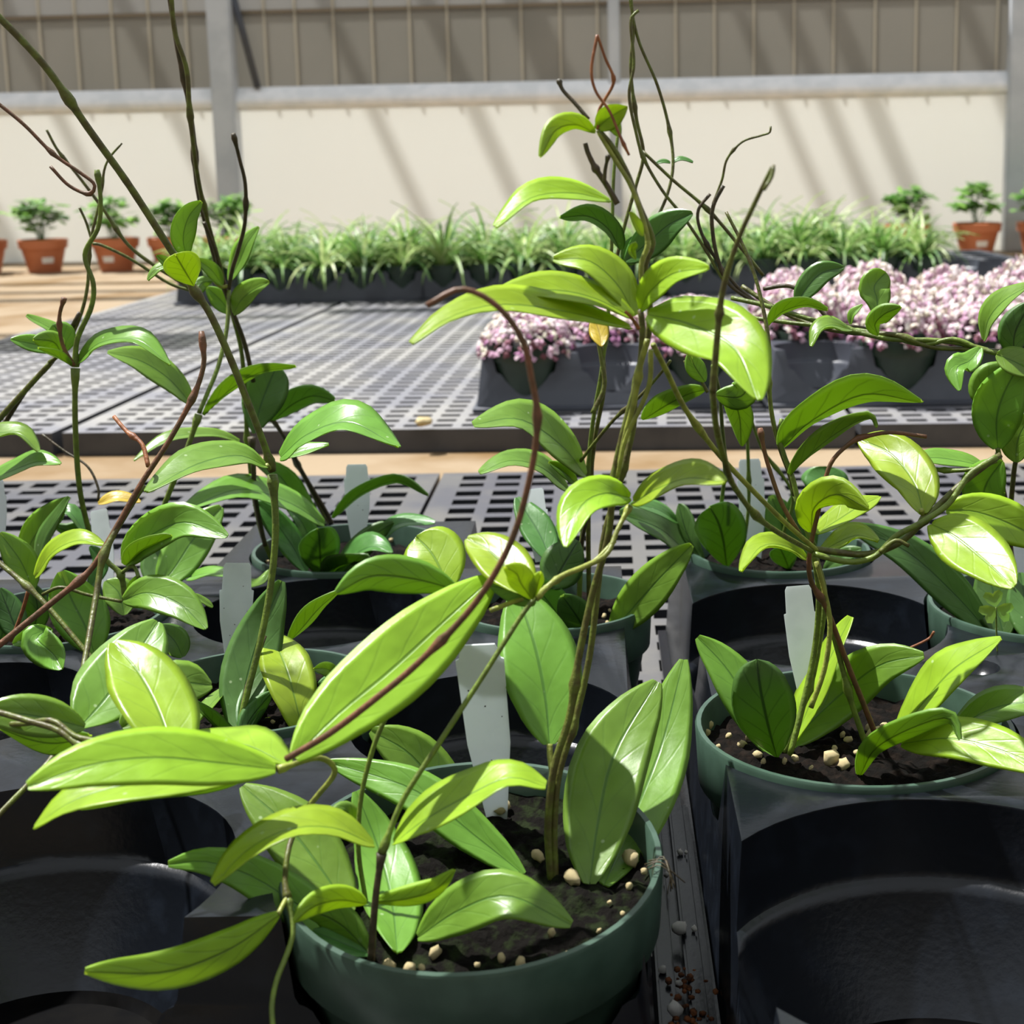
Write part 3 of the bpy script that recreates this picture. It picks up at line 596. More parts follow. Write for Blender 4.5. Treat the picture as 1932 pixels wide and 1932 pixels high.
S([(1660, 1042), (1690, 1020), (1715, 1030)], (.652, .65), 5, 4, 'stem')
L([(1460, 1425), (1420, 1340), (1370, 1260), (1316, 1202)], 48, ('S', .715), 't', 'm', 'e', .15, tilt=10)
L([(1466, 1428), (1450, 1370), (1435, 1300), (1428, 1244)], 63, ('S', .66, .66), 'u', 'd', 'o', .1, tilt=5)
L([(1495, 1405), (1530, 1320), (1565, 1240), (1605, 1163)], 30, ('S', .72), 't', 'y', 'e', .15)
L([(1480, 1410), (1580, 1315), (1660, 1255), (1742, 1236)], 54, ('S', .72, .70), 't', 'm', 'e', .15, tilt=15)
L([(1690, 1390), (1745, 1320), (1800, 1260), (1888, 1204)], 40, ('S', .69), 't', 'y', 'e', .15)
L([(1620, 1462), (1650, 1410), (1720, 1370), (1790, 1352), (1812, 1395)], 26, ('S', .62, .60), 'u', 'm', 'e', .1, tilt=40)
L([(1640, 1420), (1700, 1385), (1760, 1360), (1802, 1350)], 18, (.655, .64), 't', 'y', 'e', .2)
L([(1700, 1402), (1790, 1392), (1880, 1412), (1990, 1455)], 48, (.65, .60), 't', 'y', 'e', .12, tilt=30)
L([(1790, 1388), (1850, 1345), (1920, 1325), (2000, 1330)], 36, (.69, .67), 't', 'm', 'e', .12)
L([(1522, 1052), (1480, 1028), (1435, 1030), (1398, 1076)], 18, (.685, .64), 't', 'y', 'e', .2)
L([(1528, 1002), (1535, 955), (1580, 930), (1640, 958)], 34, (.68, .64), 'u', 'y', 'e', .25, tilt=35)
L([(1540, 1005), (1580, 980), (1620, 955), (1660, 936)], 24, (.69, .71), 't', 'y', 'e', .2)
L([(1540, 1045), (1580, 1022), (1620, 1008), (1656, 1020)], 20, (.69, .66), 't', 'y', 'e', .2)
L([(1474, 842), (1530, 790), (1630, 740), (1740, 756)], 32, (.70, .66), 'u', 'm', 'e', .2)
L([(1490, 893), (1530, 850), (1590, 805), (1640, 785), (1656, 805)], 17, (.695, .66), 'u', 'm', 'e', .25)
S([(1745, 982), (1742, 972), (1738, 962)], (.664, .66), 5, 5, 'stemy', name='leaf_stalk')
L([(1742, 968), (1725, 910), (1680, 855), (1622, 828)], 52, (.66, .715), 't', 'y', 'e', .16, tilt=20)
L([(1757, 988), (1800, 1010), (1850, 1050), (1912, 1106)], 60, (.655, .605), 't', 'y', 'e', .14, tilt=22)
L([(1785, 962), (1840, 965), (1910, 990), (1985, 1030)], 46, (.668, .66), 't', 'y', 'e', .14, tilt=15)
L([(1890, 870), (1862, 910), (1848, 950), (1820, 985)], 48, (.70, .72), 't', 'm', 'e', .14, tilt=15)
L([(1855, 878), (1810, 868), (1760, 862), (1718, 870)], 18, (.72, .72), 't', 'm', 'e', .12)
S([(1720, 872), (1770, 886), (1830, 886), (1880, 870)], (.725, .70), 4, 4, 'stemg', (.4,))
tagmesh(1505, 1105, 1528, 1345, 64, .735, 'white tag in the right foreground pot, behind its crossing stems', .715, 0, .22)
# ---- middle pot of the left tray
P = Plant('potted_hoya', 'hoya in the small green pot at the right edge of the left tray', -.036, .905, .0645, .139, .095, (0, 0, 0), 'soil', 3)
perlite(P.soil, P.root, [(1140, 1165, 5), (1146, 1178, 5), (1138, 1185, 4), (1150, 1155, 4), (1080, 1175, 4)], seed=5)
S, L = P.stem, P.leaf
S([(1092, 1150), (1098, 1020), (1108, 900), (1118, 800), (1132, 720), (1140, 660), (1150, 560), (1155, 430), (1158, 330), (1166, 250)], ('S', .90, .91), 5, 3, 'stemg', (.3, .6))
S([(1112, 1148), (1110, 1020), (1112, 920), (1124, 820), (1140, 730), (1136, 650)], ('S', .90), 5, 4, 'stem', (.5,))
S([(1118, 780), (1140, 730), (1135, 680), (1128, 640)], (.895, .90), 5, 4, 'stem')
S([(1095, 870), (1120, 838), (1160, 790), (1210, 745), (1250, 700), (1265, 680)], (.90, .86), 3.5, 3, 'stem', (.5,))
S([(1092, 1140), (1094, 1050), (1110, 960)], ('S', .895), 4, 4, 'stemd')
S([(1200, 480), (1230, 430), (1258, 370), (1270, 310), (1262, 240), (1240, 160), (1206, 80), (1192, 20), (1188, -20)], (.90, .92, .92), 3, 3, 'stem', (.48,))
S([(1190, -10), (1195, 60), (1190, 130), (1200, 220), (1214, 290), (1200, 350), (1180, 420), (1160, 500)], (.92, .91), 3, 3.5, 'stem', (.4,))
S([(1205, 20), (1190, 40), (1196, 120), (1187, 180), (1200, 250), (1215, 300), (1250, 360), (1290, 410), (1330, 470), (1365, 530)], (.915, .90), 3, 3, 'stem', (.5,))
S([(1212, 285), (1270, 340), (1340, 400), (1400, 470), (1440, 520)], (.91, .90), 3, 3.5, 'stem', (.5,))
S([(1345, 385), (1362, 340), (1372, 300), (1400, 268), (1435, 256), (1452, 250), (1454, 238)], (.92, .92), 2.6, 2, 'stem', (.55,), name='tendril')
S([(1365, 350), (1347, 385), (1343, 420), (1352, 480), (1375, 535), (1430, 575)], (.90, .90), 4, 3.5, 'stemd', name='tendril')
S([(1340, 366), (1318, 395), (1320, 430), (1345, 480), (1390, 540), (1440, 580)], (.905, .90), 3, 3.5, 'stemd', (.4,), name='tendril')
L([(1265, 306), (1250, 304), (1236, 308)], 4, (.92, .92), 't', 'd', 'e', .2)
L([(1268, 306), (1285, 299), (1308, 305)], 4, (.92, .92), 't', 'd', 'e', .2)
L([(1106, 897), (1060, 840), (980, 790), (893, 800)], 36, (.90, .86), 't', 'm', 'e', .16)
L([(1076, 926), (1020, 880), (960, 868), (905, 892)], 20, (.905, .87), 't', 'm', 'e', .16)
L([(1090, 915), (1065, 890), (1036, 872)], 13, (.90, .89), 't', 'm', 'e', .16)
L([(1040, 1062), (1020, 1010), (975, 938)], 34, (.91, .95), 't', 'd', 'e', .16, tilt=15)
L([(1035, 1070), (1060, 1010), (1090, 960)], 18, (.92, .94), 't', 'd', 'e', .16)
L([(1040, 1110), (1060, 1070), (1090, 1020)], 46, (.87, .885), 'u', 'd', 'e', .1, tilt=15)
L([(1152, 1196), (1200, 1140), (1250, 1085), (1305, 1028)], 44, ('S', .86), 't', 'm', 'e', .16, tilt=15)
L([(1110, 1200), (1090, 1165), (1060, 1122)], 36, ('S', .85), 'u', 'd', 'e', .1, tilt=10)
L([(1072, 1190), (1030, 1130), (990, 1090)], 40, ('S', .86), 't', 'd', 'e', .15)
L([(1180, 492), (1220, 460), (1260, 425), (1306, 402)], 34, (.90, .88), 't', 'd', 'e', .15, tilt=15)
L([(1195, 500), (1190, 480), (1215, 440)], 22, (.905, .90), 't', 'd', 'e', .15)
L([(1172, 470), (1150, 430), (1110, 405), (1056, 408)], 20, (.90, .88), 'u', 'd', 'e', .15)
L([(1212, 790), (1260, 760), (1300, 740), (1330, 733)], 22, (.88, .86), 'u', 'm', 'e', .15)
S([(1335, 740), (1320, 715), (1300, 700), (1292, 680)], (.86, .86), 3.5, 3, 'stem')
L([(1370, 730), (1395, 780), (1400, 840)], 26, (.80, .82), 'u', 'm', 'e', .15, tilt=20)
L([(1350, 745), (1400, 745), (1420, 690)], 30, (.80, .80), 'u', 'm', 'e', .15, tilt=20)
L([(1330, 720), (1310, 690), (1300, 665)], 20, (.81, .81), 'u', 'm', 'e', .15)
S([(1360, 960), (1368, 880), (1362, 800), (1358, 745), (1345, 690)], (.98, .86), 4, 4, 'stemg')
tagmesh(1008, 922, 1020, 1060, 44, .95, 'small white tag behind the curved brown stem, above the bench slots', .93, 0, .3)
# ---- back pot of the right tray
P = Plant('potted_hoya', 'hoya in the back pot of the right tray, round dark leaf at its left', .124, 1.020, .0645, .139, .095, (0, 0, 0), 'soil', 4)
S, L = P.stem, P.leaf
S([(1400, 1050), (1412, 960), (1412, 880), (1408, 800), (1400, 760)], ('S', 1.0), 3.5, 3.5, 'stemg', (.5,))
S([(1470, 1060), (1480, 1000), (1495, 930), (1440, 850), (1410, 770), (1380, 700)], ('S', .97), 3.5, 3, 'stemg', (.5,))
L([(1372, 1072), (1365, 1020), (1355, 985), (1338, 955)], 50, ('S', .955), 'u', 'd', 'o', .1, tilt=5)
L([(1330, 1062), (1300, 1010), (1282, 950)], 18, (1.0, 1.02), 'u', 'd', 'o', .1)
L([(1310, 1058), (1250, 1000), (1170, 968)], 30, ('S', .99), 't', 'd', 'e', .15)
L([(1280, 985), (1240, 960), (1190, 950)], 14, (1.02, 1.0), 't', 'd', 'e', .15)
L([(1500, 1055), (1480, 1000), (1455, 935)], 40, ('S', 1.04), 't', 'd', 'e', .15, tilt=15)
L([(1530, 1050), (1510, 1000), (1500, 930)], 36, ('S', 1.04), 't', 'd', 'e', .15, tilt=15)
L([(1545, 945), (1555, 915), (1560, 880)], 46, (1.04, 1.05), 't', 'd', 'o', .1, tilt=10)
L([(1490, 1075), (1480, 1050), (1470, 1030)], 26, ('S', .97), 'u', 'd', 'o', .1, tilt=10)
L([(1555, 1075), (1590, 1050), (1625, 1035)], 18, ('S', 1.0), 't', 'd', 'e', .1)
tagmesh(1414, 866, 1424, 1060, 52, 1.06, 'white tag in the back pot of the right tray, crossed by thin stems', 1.045, 6, .2)
# ---- far right pot
P = Plant('potted_hoya', 'hoya in the pot cut by the right edge, long strap leaf to the left', .274, .880, .0735, .139, .097, (0, 0, 0), 'soil', 5)
S, L = P.stem, P.leaf
S([(1908, 1195), (1908, 1080), (1902, 980), (1888, 900), (1882, 855)], ('S', .87, .80), 6, 5, 'stemd')
S([(1918, 1195), (1912, 1090), (1905, 1000), (1912, 900), (1918, 860)], ('S', .87, .82), 6, 5, 'stem')
S([(1380, 562), (1450, 578), (1530, 603), (1600, 622), (1680, 640), (1760, 642), (1830, 652), (1960, 690)], (.84, .80, .78), 4.5, 5, 'stemg', (.4,))
S([(1400, 540), (1470, 585), (1540, 615), (1610, 628), (1690, 632), (1760, 655), (1850, 660), (1960, 672)], (.85, .80, .78), 4.5, 5, 'stem', (.6,))
S([(1420, 600), (1500, 610), (1580, 618), (1660, 630), (1740, 650), (1800, 640), (1860, 662), (1960, 680)], (.84, .80, .775), 4, 5, 'stemg')
S([(1440, 545), (1490, 540), (1530, 565), (1570, 605), (1640, 622), (1720, 640), (1790, 655)], (.83, .80), 4, 4, 'stemd')
S([(1890, 900), (1885, 860), (1882, 845)], (.79, .78), 5, 5, 'stemg')
L([(1872, 1200), (1800, 1120), (1710, 1040), (1600, 990)], 40, ('S', .86), 't', 'd', 'e', .12, tilt=20)
L([(1895, 1205), (1880, 1140), (1860, 1060)], 46, ('S', .875), 't', 'd', 'e', .12, tilt=5)
L([(1950, 1215), (1935, 1140), (1925, 1080)], 40, ('S', .87), 't', 'd', 'e', .12, tilt=5)
L([(1882, 847), (1880, 790), (1895, 740), (1925, 685)], 52, (.78, .77), 't', 'm', 'e', .14, tilt=10)
L([(1862, 770), (1862, 740), (1875, 715), (1905, 690)], 40, (.80, .80), 'u', 'm', 'e', .14, tilt=10)
L([(1916, 872), (1920, 830), (1945, 780)], 34, (.79, .79), 't', 'm', 'e', .14, tilt=10)
L([(1850, 656), (1830, 680), (1805, 695), (1810, 736)], 24, (.78, .76), 't', 'm', 'e', .2, tilt=25)
L([(1880, 668), (1910, 680), (1960, 705)], 30, (.775, .765), 't', 'm', 'e', .2, tilt=25)
L([(1855, 642), (1865, 600), (1895, 565), (1945, 535)], 20, (.79, .77), 't', 'm', 'e', .2)
L([(1912, 668), (1915, 625), (1945, 570)], 34, (.79, .79), 'u', 'd', 'e', .14, tilt=10)
L([(1503, 572), (1520, 545), (1550, 515), (1592, 504)], 25, (.82, .82), 't', 'd', 'e', .15, tilt=15)
L([(1448, 612), (1475, 585), (1520, 572), (1562, 583)], 13, (.82, .80), 'u', 'm', 'e', .2)
L([(1655, 600), (1655, 565), (1650, 540), (1672, 514)], 30, (.80, .81), 't', 'm', 'o', .1, tilt=10)
L([(1655, 632), (1650, 610), (1670, 590), (1700, 578)], 20, (.795, .78), 'u', 'm', 'e', .2, tilt=20)
L([(1606, 622), (1570, 612), (1545, 622), (1530, 652)], 14, (.80, .78), 't', 'm', 'e', .2)
L([(1604, 612), (1608, 592), (1627, 574)], 8, (.80, .80), 't', 'm', 'e', .2)
tagmesh(1930, 990, 1936, 1150, 46, .93, 'white tag cut by the right edge behind dark stems', .92, 0, .25)
# ---- left tray: pot with the speckled tag
P = Plant('potted_hoya', 'hoya with one tall dark leaf, in the left tray beside a speckled tag', -.190, .752, .0665, .139, .095, (0, 0, 0), 'soil', 6)
perlite(P.soil, P.root, [(412, 1360, 7), (422, 1358, 6), (535, 1392, 8), (515, 1365, 4), (440, 1350, 4), (425, 1370, 5)], seed=6)
S, L = P.stem, P.leaf
S([(448, 1385), (466, 1310), (490, 1215), (510, 1110), (520, 1000), (514, 895)], ('S', .74, .75), 6.5, 7, 'stemg', (.97,))
S([(514, 890), (498, 838), (470, 765), (432, 670), (395, 590), (365, 545), (345, 505), (320, 468), (270, 390), (230, 330), (165, 240), (95, 138), (40, 75), (-20, 15)], (.75, .74, .70), 7, 7, 'stem', (.02, .38, .8))
S([(455, 1388), (462, 1310), (500, 1200)], ('S', .755), 5, 4, 'stemd')
S([(503, 878), (512, 886)], (.745, .75), 5, 5, 'stemy', name='leaf_stalk')
L([(455, 1390), (462, 1300), (490, 1200), (532, 1096)], 56, ('S', .755, .77), 't', 'd', 'e', .16, tilt=10)
L([(572, 1388), (560, 1330), (540, 1260), (512, 1192)], 52, ('S', .725, .775), 't', 'y', 'e', .16, tilt=15)
L([(545, 1208), (570, 1180), (600, 1145), (637, 1114)], 17, (.80, .80), 'u', 'm', 'e', .2)
L([(452, 1392), (475, 1350), (512, 1305)], 22, ('S', .735), 'u', 'd', 'e', .2)
L([(455, 1390), (470, 1330), (500, 1270)], 20, ('S', .77), 'u', 'd', 'e', .2)
L([(360, 1372), (390, 1335), (430, 1292)], 14, (.70, .76), 't', 'm', 'e', .2)
L([(442, 1388), (410, 1365), (366, 1318)], 14, ('S', .70), 'u', 'd', 'e', .2)
L([(640, 1275), (615, 1262), (592, 1262)], 16, (.73, .72), 't', 'm', 'e', .2)
L([(640, 1300), (625, 1285), (600, 1290)], 14, (.74, .73), 'u', 'd', 'e', .2)
L([(502, 879), (450, 858), (370, 875), (276, 926)], 29, (.745, .69), 't', 'm', 'e', .18)
L([(528, 862), (580, 818), (660, 795), (752, 842)], 32, (.755, .72), 't', 'm', 'e', .18)
L([(528, 865), (570, 850), (620, 838)], 12, (.78, .78), 't', 'm', 'e', .18)
# top-left whorl on this vine
L([(352, 486), (345, 450), (355, 410), (379, 380)], 25, (.735, .73), 't', 'm', 'e', .2, tilt=15)
L([(366, 538), (352, 515), (340, 495), (330, 478)], 34, (.725, .71), 'u', 'y', 'o', .15, tilt=10)
L([(345, 515), (320, 500), (296, 482)], 12, (.73, .72), 't', 'm', 'e', .2)
L([(330, 500), (300, 505), (278, 528)], 8, (.735, .73), 't', 'm', 'e', .2)
tagmesh(448, 1062, 442, 1262, 66, .815, 'speckled white tag left of the tall dark upright leaf', .80, 8, .26)
# ---- left tray: back pot
P = Plant('potted_hoya', 'hoya in the back pot of the left tray, round leaf at its front', -.188, 1.045, .0705, .139, .097, (0, 0, 0), 'soil', 7)
perlite(P.soil, P.root, [(738, 1022, 5), (780, 1010, 4), (505, 1062, 4), (660, 1078, 4)], seed=8)
S, L = P.stem, P.leaf
S([(628, 1000), (605, 960), (580, 910), (555, 865), (530, 815), (510, 790)], ('S', 1.06), 5, 4, 'stem', (.6,))
S([(635, 1005), (612, 960), (570, 890), (545, 840), (515, 790)], ('S', 1.06), 4.5, 4, 'stemd')
S([(520, 1072), (495, 1010), (478, 930), (470, 860), (466, 820), (462, 740), (455, 660), (440, 600), (430, 560)], ('S', 1.03, 1.0), 5, 4, 'stemg', (.48,))
S([(500, 1030), (482, 940), (478, 870), (475, 825)], (1.03, 1.02), 4.5, 5, 'stemd', (.98,))
S([(478, 720), (462, 650), (440, 590), (415, 520), (390, 430), (372, 350), (364, 250), (350, 160), (335, 90), (318, -20)], (1.02, .96, .92), 4.5, 5, 'stemd', (.3, .62, .8))
S([(430, 560), (412, 490), (395, 430), (378, 360), (368, 300), (358, 210), (352, 130), (330, 60), (322, -20)], (1.0, .93, .92), 4, 4.5, 'stem', (.35, .65))
S([(412, 500), (405, 470), (385, 420)], (.98, .96), 4, 4, 'stemd')
S([(432, 545), (438, 510), (450, 470), (462, 420), (463, 350), (452, 300), (440, 252)], (.99, .95), 4, 3.5, 'stemd', (.57, .97))
S([(432, 548), (428, 620), (412, 690), (390, 745), (375, 780)], (.99, .96), 4, 4.5, 'stemg')
S([(375, 782), (352, 850), (325, 915), (302, 975), (282, 1040), (275, 1110)], (.96, .95, .97), 5, 5.5, 'stemg', (.02,))
S([(430, 540), (415, 540), (400, 525)], (.99, .98), 4, 4, 'stemy', name='leaf_stalk')
S([(360, 545), (330, 525), (290, 500), (240, 460), (195, 395), (150, 335), (110, 285), (88, 245)], (.98, .97), 4, 2.5, 'stem', (.45, .85))
S([(365, 550), (320, 535), (265, 500), (230, 480), (190, 462), (175, 460)], (.985, .98), 3, 3, 'stem')
L([(606, 1088), (604, 1050), (602, 1015), (598, 996)], 40, ('S', .975), 'u', 'd', 'o', .08, tilt=5)
L([(578, 1078), (545, 1020), (500, 962), (478, 950)], 28, ('S', 1.04), 't', 'd', 'e', .15, tilt=15)
L([(640, 1088), (665, 1050), (705, 1010), (742, 985)], 26, ('S', 1.03), 'u', 'd', 'e', .15, tilt=20)
L([(700, 1035), (725, 1005), (760, 985), (820, 985)], 16, (1.04, 1.03), 't', 'd', 'e', .15)
L([(625, 1085), (670, 1045), (705, 1030), (738, 1042)], 22, ('S', .98), 't', 'd', 'e', .2)
L([(618, 1085), (640, 1065), (690, 1055), (696, 1062)], 18, ('S', .97), 'u', 'd', 'e', .2)
L([(612, 988), (540, 945), (450, 922), (340, 965)], 26, (1.05, .97), 't', 'm', 'e', .15)
L([(618, 1005), (570, 960), (530, 900), (480, 870)], 28, ('S', 1.06), 't', 'd', 'e', .15, tilt=20)
L([(600, 1050), (570, 985), (545, 960)], 20, ('S', 1.06), 't', 'd', 'e', .15)
L([(628, 976), (680, 930), (750, 905), (808, 934)], 12, (1.06, 1.02), 'u', 'd', 'e', .2)
L([(452, 832), (400, 818), (320, 825), (252, 868)], 11, (1.02, .98), 't', 'm', 'e', .2)
L([(478, 818), (490, 770), (505, 730), (522, 690)], 42, (1.02, 1.03), 't', 'd', 'o', .1, tilt=12)
L([(515, 792), (550, 762), (590, 745), (632, 754)], 24, (1.05, 1.04), 'u', 'd', 'e', .15)
L([(470, 845), (430, 850), (400, 842)], 9, (1.03, 1.02), 't', 'm', 'e', .2)
L([(362, 762), (320, 715), (265, 680), (203, 664)], 28, (.96, .94), 't', 'm', 'e', .15)
L([(384, 782), (430, 735), (490, 700), (558, 690)], 14, (.96, .95), 'u', 'm', 'e', .25)
L([(432, 530), (450, 495), (465, 460), (488, 428)], 18, (1.0, 1.0), 't', 'm', 'e', .2)
L([(440, 592), (455, 565), (480, 545), (507, 532)], 22, (.99, .97), 't', 'm', 'e', .2)
L([(436, 592), (415, 565), (390, 542)], 20, (1.0, 1.0), 't', 'm', 'e', .2)
L([(420, 538), (400, 510), (372, 488)], 15, (.98, .97), 't', 'm', 'e', .2)
L([(400, 530), (380, 535), (370, 560)], 14, (.97, .96), 'u', 'm', 'e', .2)
tagmesh(673, 876, 676, 1030, 50, 1.08, 'white tag standing alone in front of the bench slots, in the back left pot', 1.07, 3, .17)
# ---- far left pot
P = Plant('potted_hoya', 'leafy hoya in the pot at the left edge, reddish bare stem crossing it', -.345, .893, .0655, .139, .095, (0, 0, 0), 'soil', 8)
S, L = P.stem, P.leaf
S([(-15, 1228), (100, 1135), (168, 1078), (210, 1012), (265, 915), (320, 830), (366, 745), (384, 690), (383, 655), (380, 625)], (.66, .68, .70), 6.5, 4.5, 'stemb', (.27, .82, .97))
S([(215, 786), (240, 815), (268, 838), (280, 880)], (.72, .70), 4, 4.5, 'stemo', (.45,))
S([(270, 915), (225, 990), (195, 1050), (182, 1120), (165, 1220), (148, 1310), (130, 1375), (90, 1440), (0, 1535), (-20, 1560)], (.69, .66, .60, .55), 6, 6, 'stem', (.2,))
S([(-10, 1055), (50, 1105), (95, 1150), (150, 1215), (180, 1250)], (.80, .76), 5.5, 5, 'stem', (.3,))
S([(80, 1122), (115, 1108), (165, 1122), (230, 1135)], (.80, .80), 3.5, 3.5, 'stem')
S([(236, 1132), (228, 1085), (205, 1062), (190, 1040)], (.82, .82), 6, 5, 'stemg', (.45,))
S([(228, 1082), (245, 1070), (255, 1072), (262, 1090)], (.82, .81), 4, 4, 'stemg')
S([(170, 1012), (150, 920), (142, 800), (142, 695)], (.90, .88, .88), 5.5, 5.5, 'stemg', (.98,))
S([(142, 692), (146, 640), (172, 580), (176, 535), (160, 480), (185, 430), (190, 380), (183, 320)], (.88, .88), 5.5, 4, 'stemg', (.02, .97))
S([(92, 685), (120, 660), (150, 600), (165, 540), (170, 460), (188, 380), (200, 310), (230, 270)], (.90, .92), 4, 2, 'stem', (.5, .8))
S([(-10, 800), (40, 745), (95, 685)], (.92, .90), 6, 5, 'stem')
S([(-10, 830), (50, 735), (100, 680), (150, 590)], (.925, .90), 5, 4, 'stemd')
S([(140, 690), (118, 650), (112, 600), (121, 562)], (.875, .87), 4, 3.5, 'stemb', (.6, .97))
S([(-10, 190), (45, 235), (100, 290), (150, 325), (178, 348), (168, 366), (130, 350), (95, 314)], (.80, .80), 3.5, 3.2, 'stemb', (.4, .75), name='tendril')
S([(150, 392), (162, 418), (172, 450)], (.92, .92), 2.5, 2.5, 'stem', name='tendril')
S([(80, 820), (120, 850), (165, 880), (185, 920), (185, 945)], (.95, .93), 2.5, 2.5, 'stemd', name='tendril')
S([(55, 1110), (40, 1160), (20, 1210)], (.83, .83), 4, 3.5, 'stemo')
L([(146, 682), (190, 645), (260, 640), (320, 687)], 18, (.88, .84), 't', 'm', 'e', .2)
L([(136, 688), (105, 668), (72, 655)], 8, (.875, .86), 'u', 'm', 'e', .2)
L([(112, 662), (70, 650), (20, 640)], 18, (.89, .88), 't', 'm', 'e', .2)
L([(115, 665), (100, 645), (62, 640)], 22, (.885, .87), 'u', 'm', 'e', .2)
L([(120, 655), (105, 625), (50, 594)], 12, (.90, .90), 't', 'm', 'e', .2)
L([(125, 665), (120, 640), (100, 612)], 26, (.895, .895), 'u', 'm', 'o', .1)
L([(-40, 822), (0, 815), (40, 818), (72, 850)], 16, (.9, .88), 't', 'm', 'e', .2)
L([(-30, 908), (20, 888), (70, 870), (113, 874)], 18, (.9, .88), 't', 'm', 'e', .2)
L([(42, 1062), (60, 1020), (85, 985), (128, 940)], 30, (.90, .90), 't', 'm', 'e', .15, tilt=20)
L([(68, 1068), (88, 1010), (130, 938)], 14, (.89, .89), 't', 'd', 'e', .2)
L([(62, 1112), (40, 1060), (0, 1005)], 32, (.86, .86), 't', 'm', 'e', .2, tilt=15)
L([(66, 1088), (100, 1040), (150, 1018), (198, 1028)], 17, (.85, .83), 't', 'y', 'e', .2)
L([(165, 1010), (130, 965), (100, 990)], 14, (.91, .92), 't', 'd', 'e', .2)
L([(160, 985), (130, 1000), (100, 990)], 14, (.93, .93), 'u', 'd', 'e', .2)
L([(185, 950), (220, 938), (265, 946)], 12, (.94, .94), 't', 'yel', 'e', .2)
L([(236, 1066), (270, 1020), (345, 985), (428, 1012)], 42, (.82, .79), 't', 'm', 'e', .3, tilt=20)
L([(236, 1064), (265, 1035), (310, 1015), (325, 1010)], 16, (.815, .80), 'u', 'm', 'e', .2)
L([(300, 1108), (330, 1070), (370, 1010), (418, 956)], 44, (.92, .96), 't', 'm', 'e', .2, tilt=15)
L([(290, 1105), (300, 1060), (330, 1000)], 36, (.94, .97), 't', 'd', 'e', .2, tilt=15)
L([(232, 1132), (280, 1118), (340, 1140), (388, 1186)], 40, (.80, .77), 't', 'm', 'e', .2, tilt=20)
L([(178, 1232), (160, 1180), (135, 1130), (115, 1078)], 56, (.80, .81), 't', 'm', 'e', .2, tilt=10)
L([(235, 1160), (225, 1120), (200, 1095)], 34, (.85, .86), 't', 'm', 'e', .2, tilt=10)
L([(245, 1135), (255, 1105), (262, 1085)], 16, (.83, .83), 't', 'm', 'e', .2)
L([(95, 1185), (70, 1205), (100, 1235), (116, 1262)], 36, (.80, .77), 't', 'm', 'e', .2, tilt=25)
L([(100, 1190), (60, 1200), (24, 1215)], 22, (.80, .79), 't', 'm', 'e', .2)
L([(350, 1090), (395, 1080), (440, 1085)], 12, (.93, .90), 't', 'm', 'e', .1)
L([(505, 1075), (490, 1095), (460, 1103), (440, 1095)], 10, (.93, .90), 't', 'm', 'e', .1)
L([(402, 1145), (380, 1130), (365, 1120)], 7, (.80, .80), 't', 'm', 'e', .1)
L([(345, 1240), (330, 1210), (300, 1180)], 30, (.75, .75), 't', 'd', 'e', .1, tilt=10)
L([(40, 1210), (20, 1160), (0, 1110)], 30, (.86, .87), 'u', 'd', 'e', .1, tilt=10)
L([(60, 1200), (70, 1150), (60, 1100)], 26, (.88, .88), 'u', 'd', 'e', .1, tilt=10)
L([(-10, 1230), (10, 1170), (-10, 1120)], 24, (.86, .87), 'u', 'd', 'e', .1, tilt=10)
L([(170, 1110), (190, 1060), (170, 1030)], 18, (.88, .89), 't', 'd', 'e', .1)
tagmesh(186, 962, 205, 1120, 42, .95, 'white tag half hidden among leaves near the left edge', .93, 0, .25)
tagmesh(-8, 905, 0, 1030, 36, .96, 'white tag cut by the left edge above dark leaves', .95, 0, .25)
# ------------------------------------------------------------------ flower trays
def colmesh(name, faces, m):
    """faces: list of (verts, color)"""
    bm = bmesh.new(); cl = bm.loops.layers.float_color.new('Col')
    for vs, c in faces:
        f = bm.faces.new([bm.verts.new(v) for v in vs])
        for l in f.loops: l[cl] = (*c, 1)
    me = bpy.data.meshes.new(name); bm.to_mesh(me); bm.free(); me.materials.append(m)
    for p in me.polygons: p.use_smooth = True
    return me
MT['petal'] = attr_mat('pink_white_petals', .6, .2); MT['blade'] = attr_mat('variegated_blades', .45, .3); MT['sprig'] = attr_mat('seedling_leaves', .5, .5)
def lerp3(a, b, t): return tuple(x + (y - x) * t for x, y in zip(a, b))
PINKS = [srgb(h)[:3] for h in ('#e6e0d8', '#e2d4d4', '#d9c0cc', '#c99fb8', '#ac739c', '#e4dfca', '#ded3c4', '#8c5566', '#6a3a42', '#d4b3c4', '#ebe2e2')]
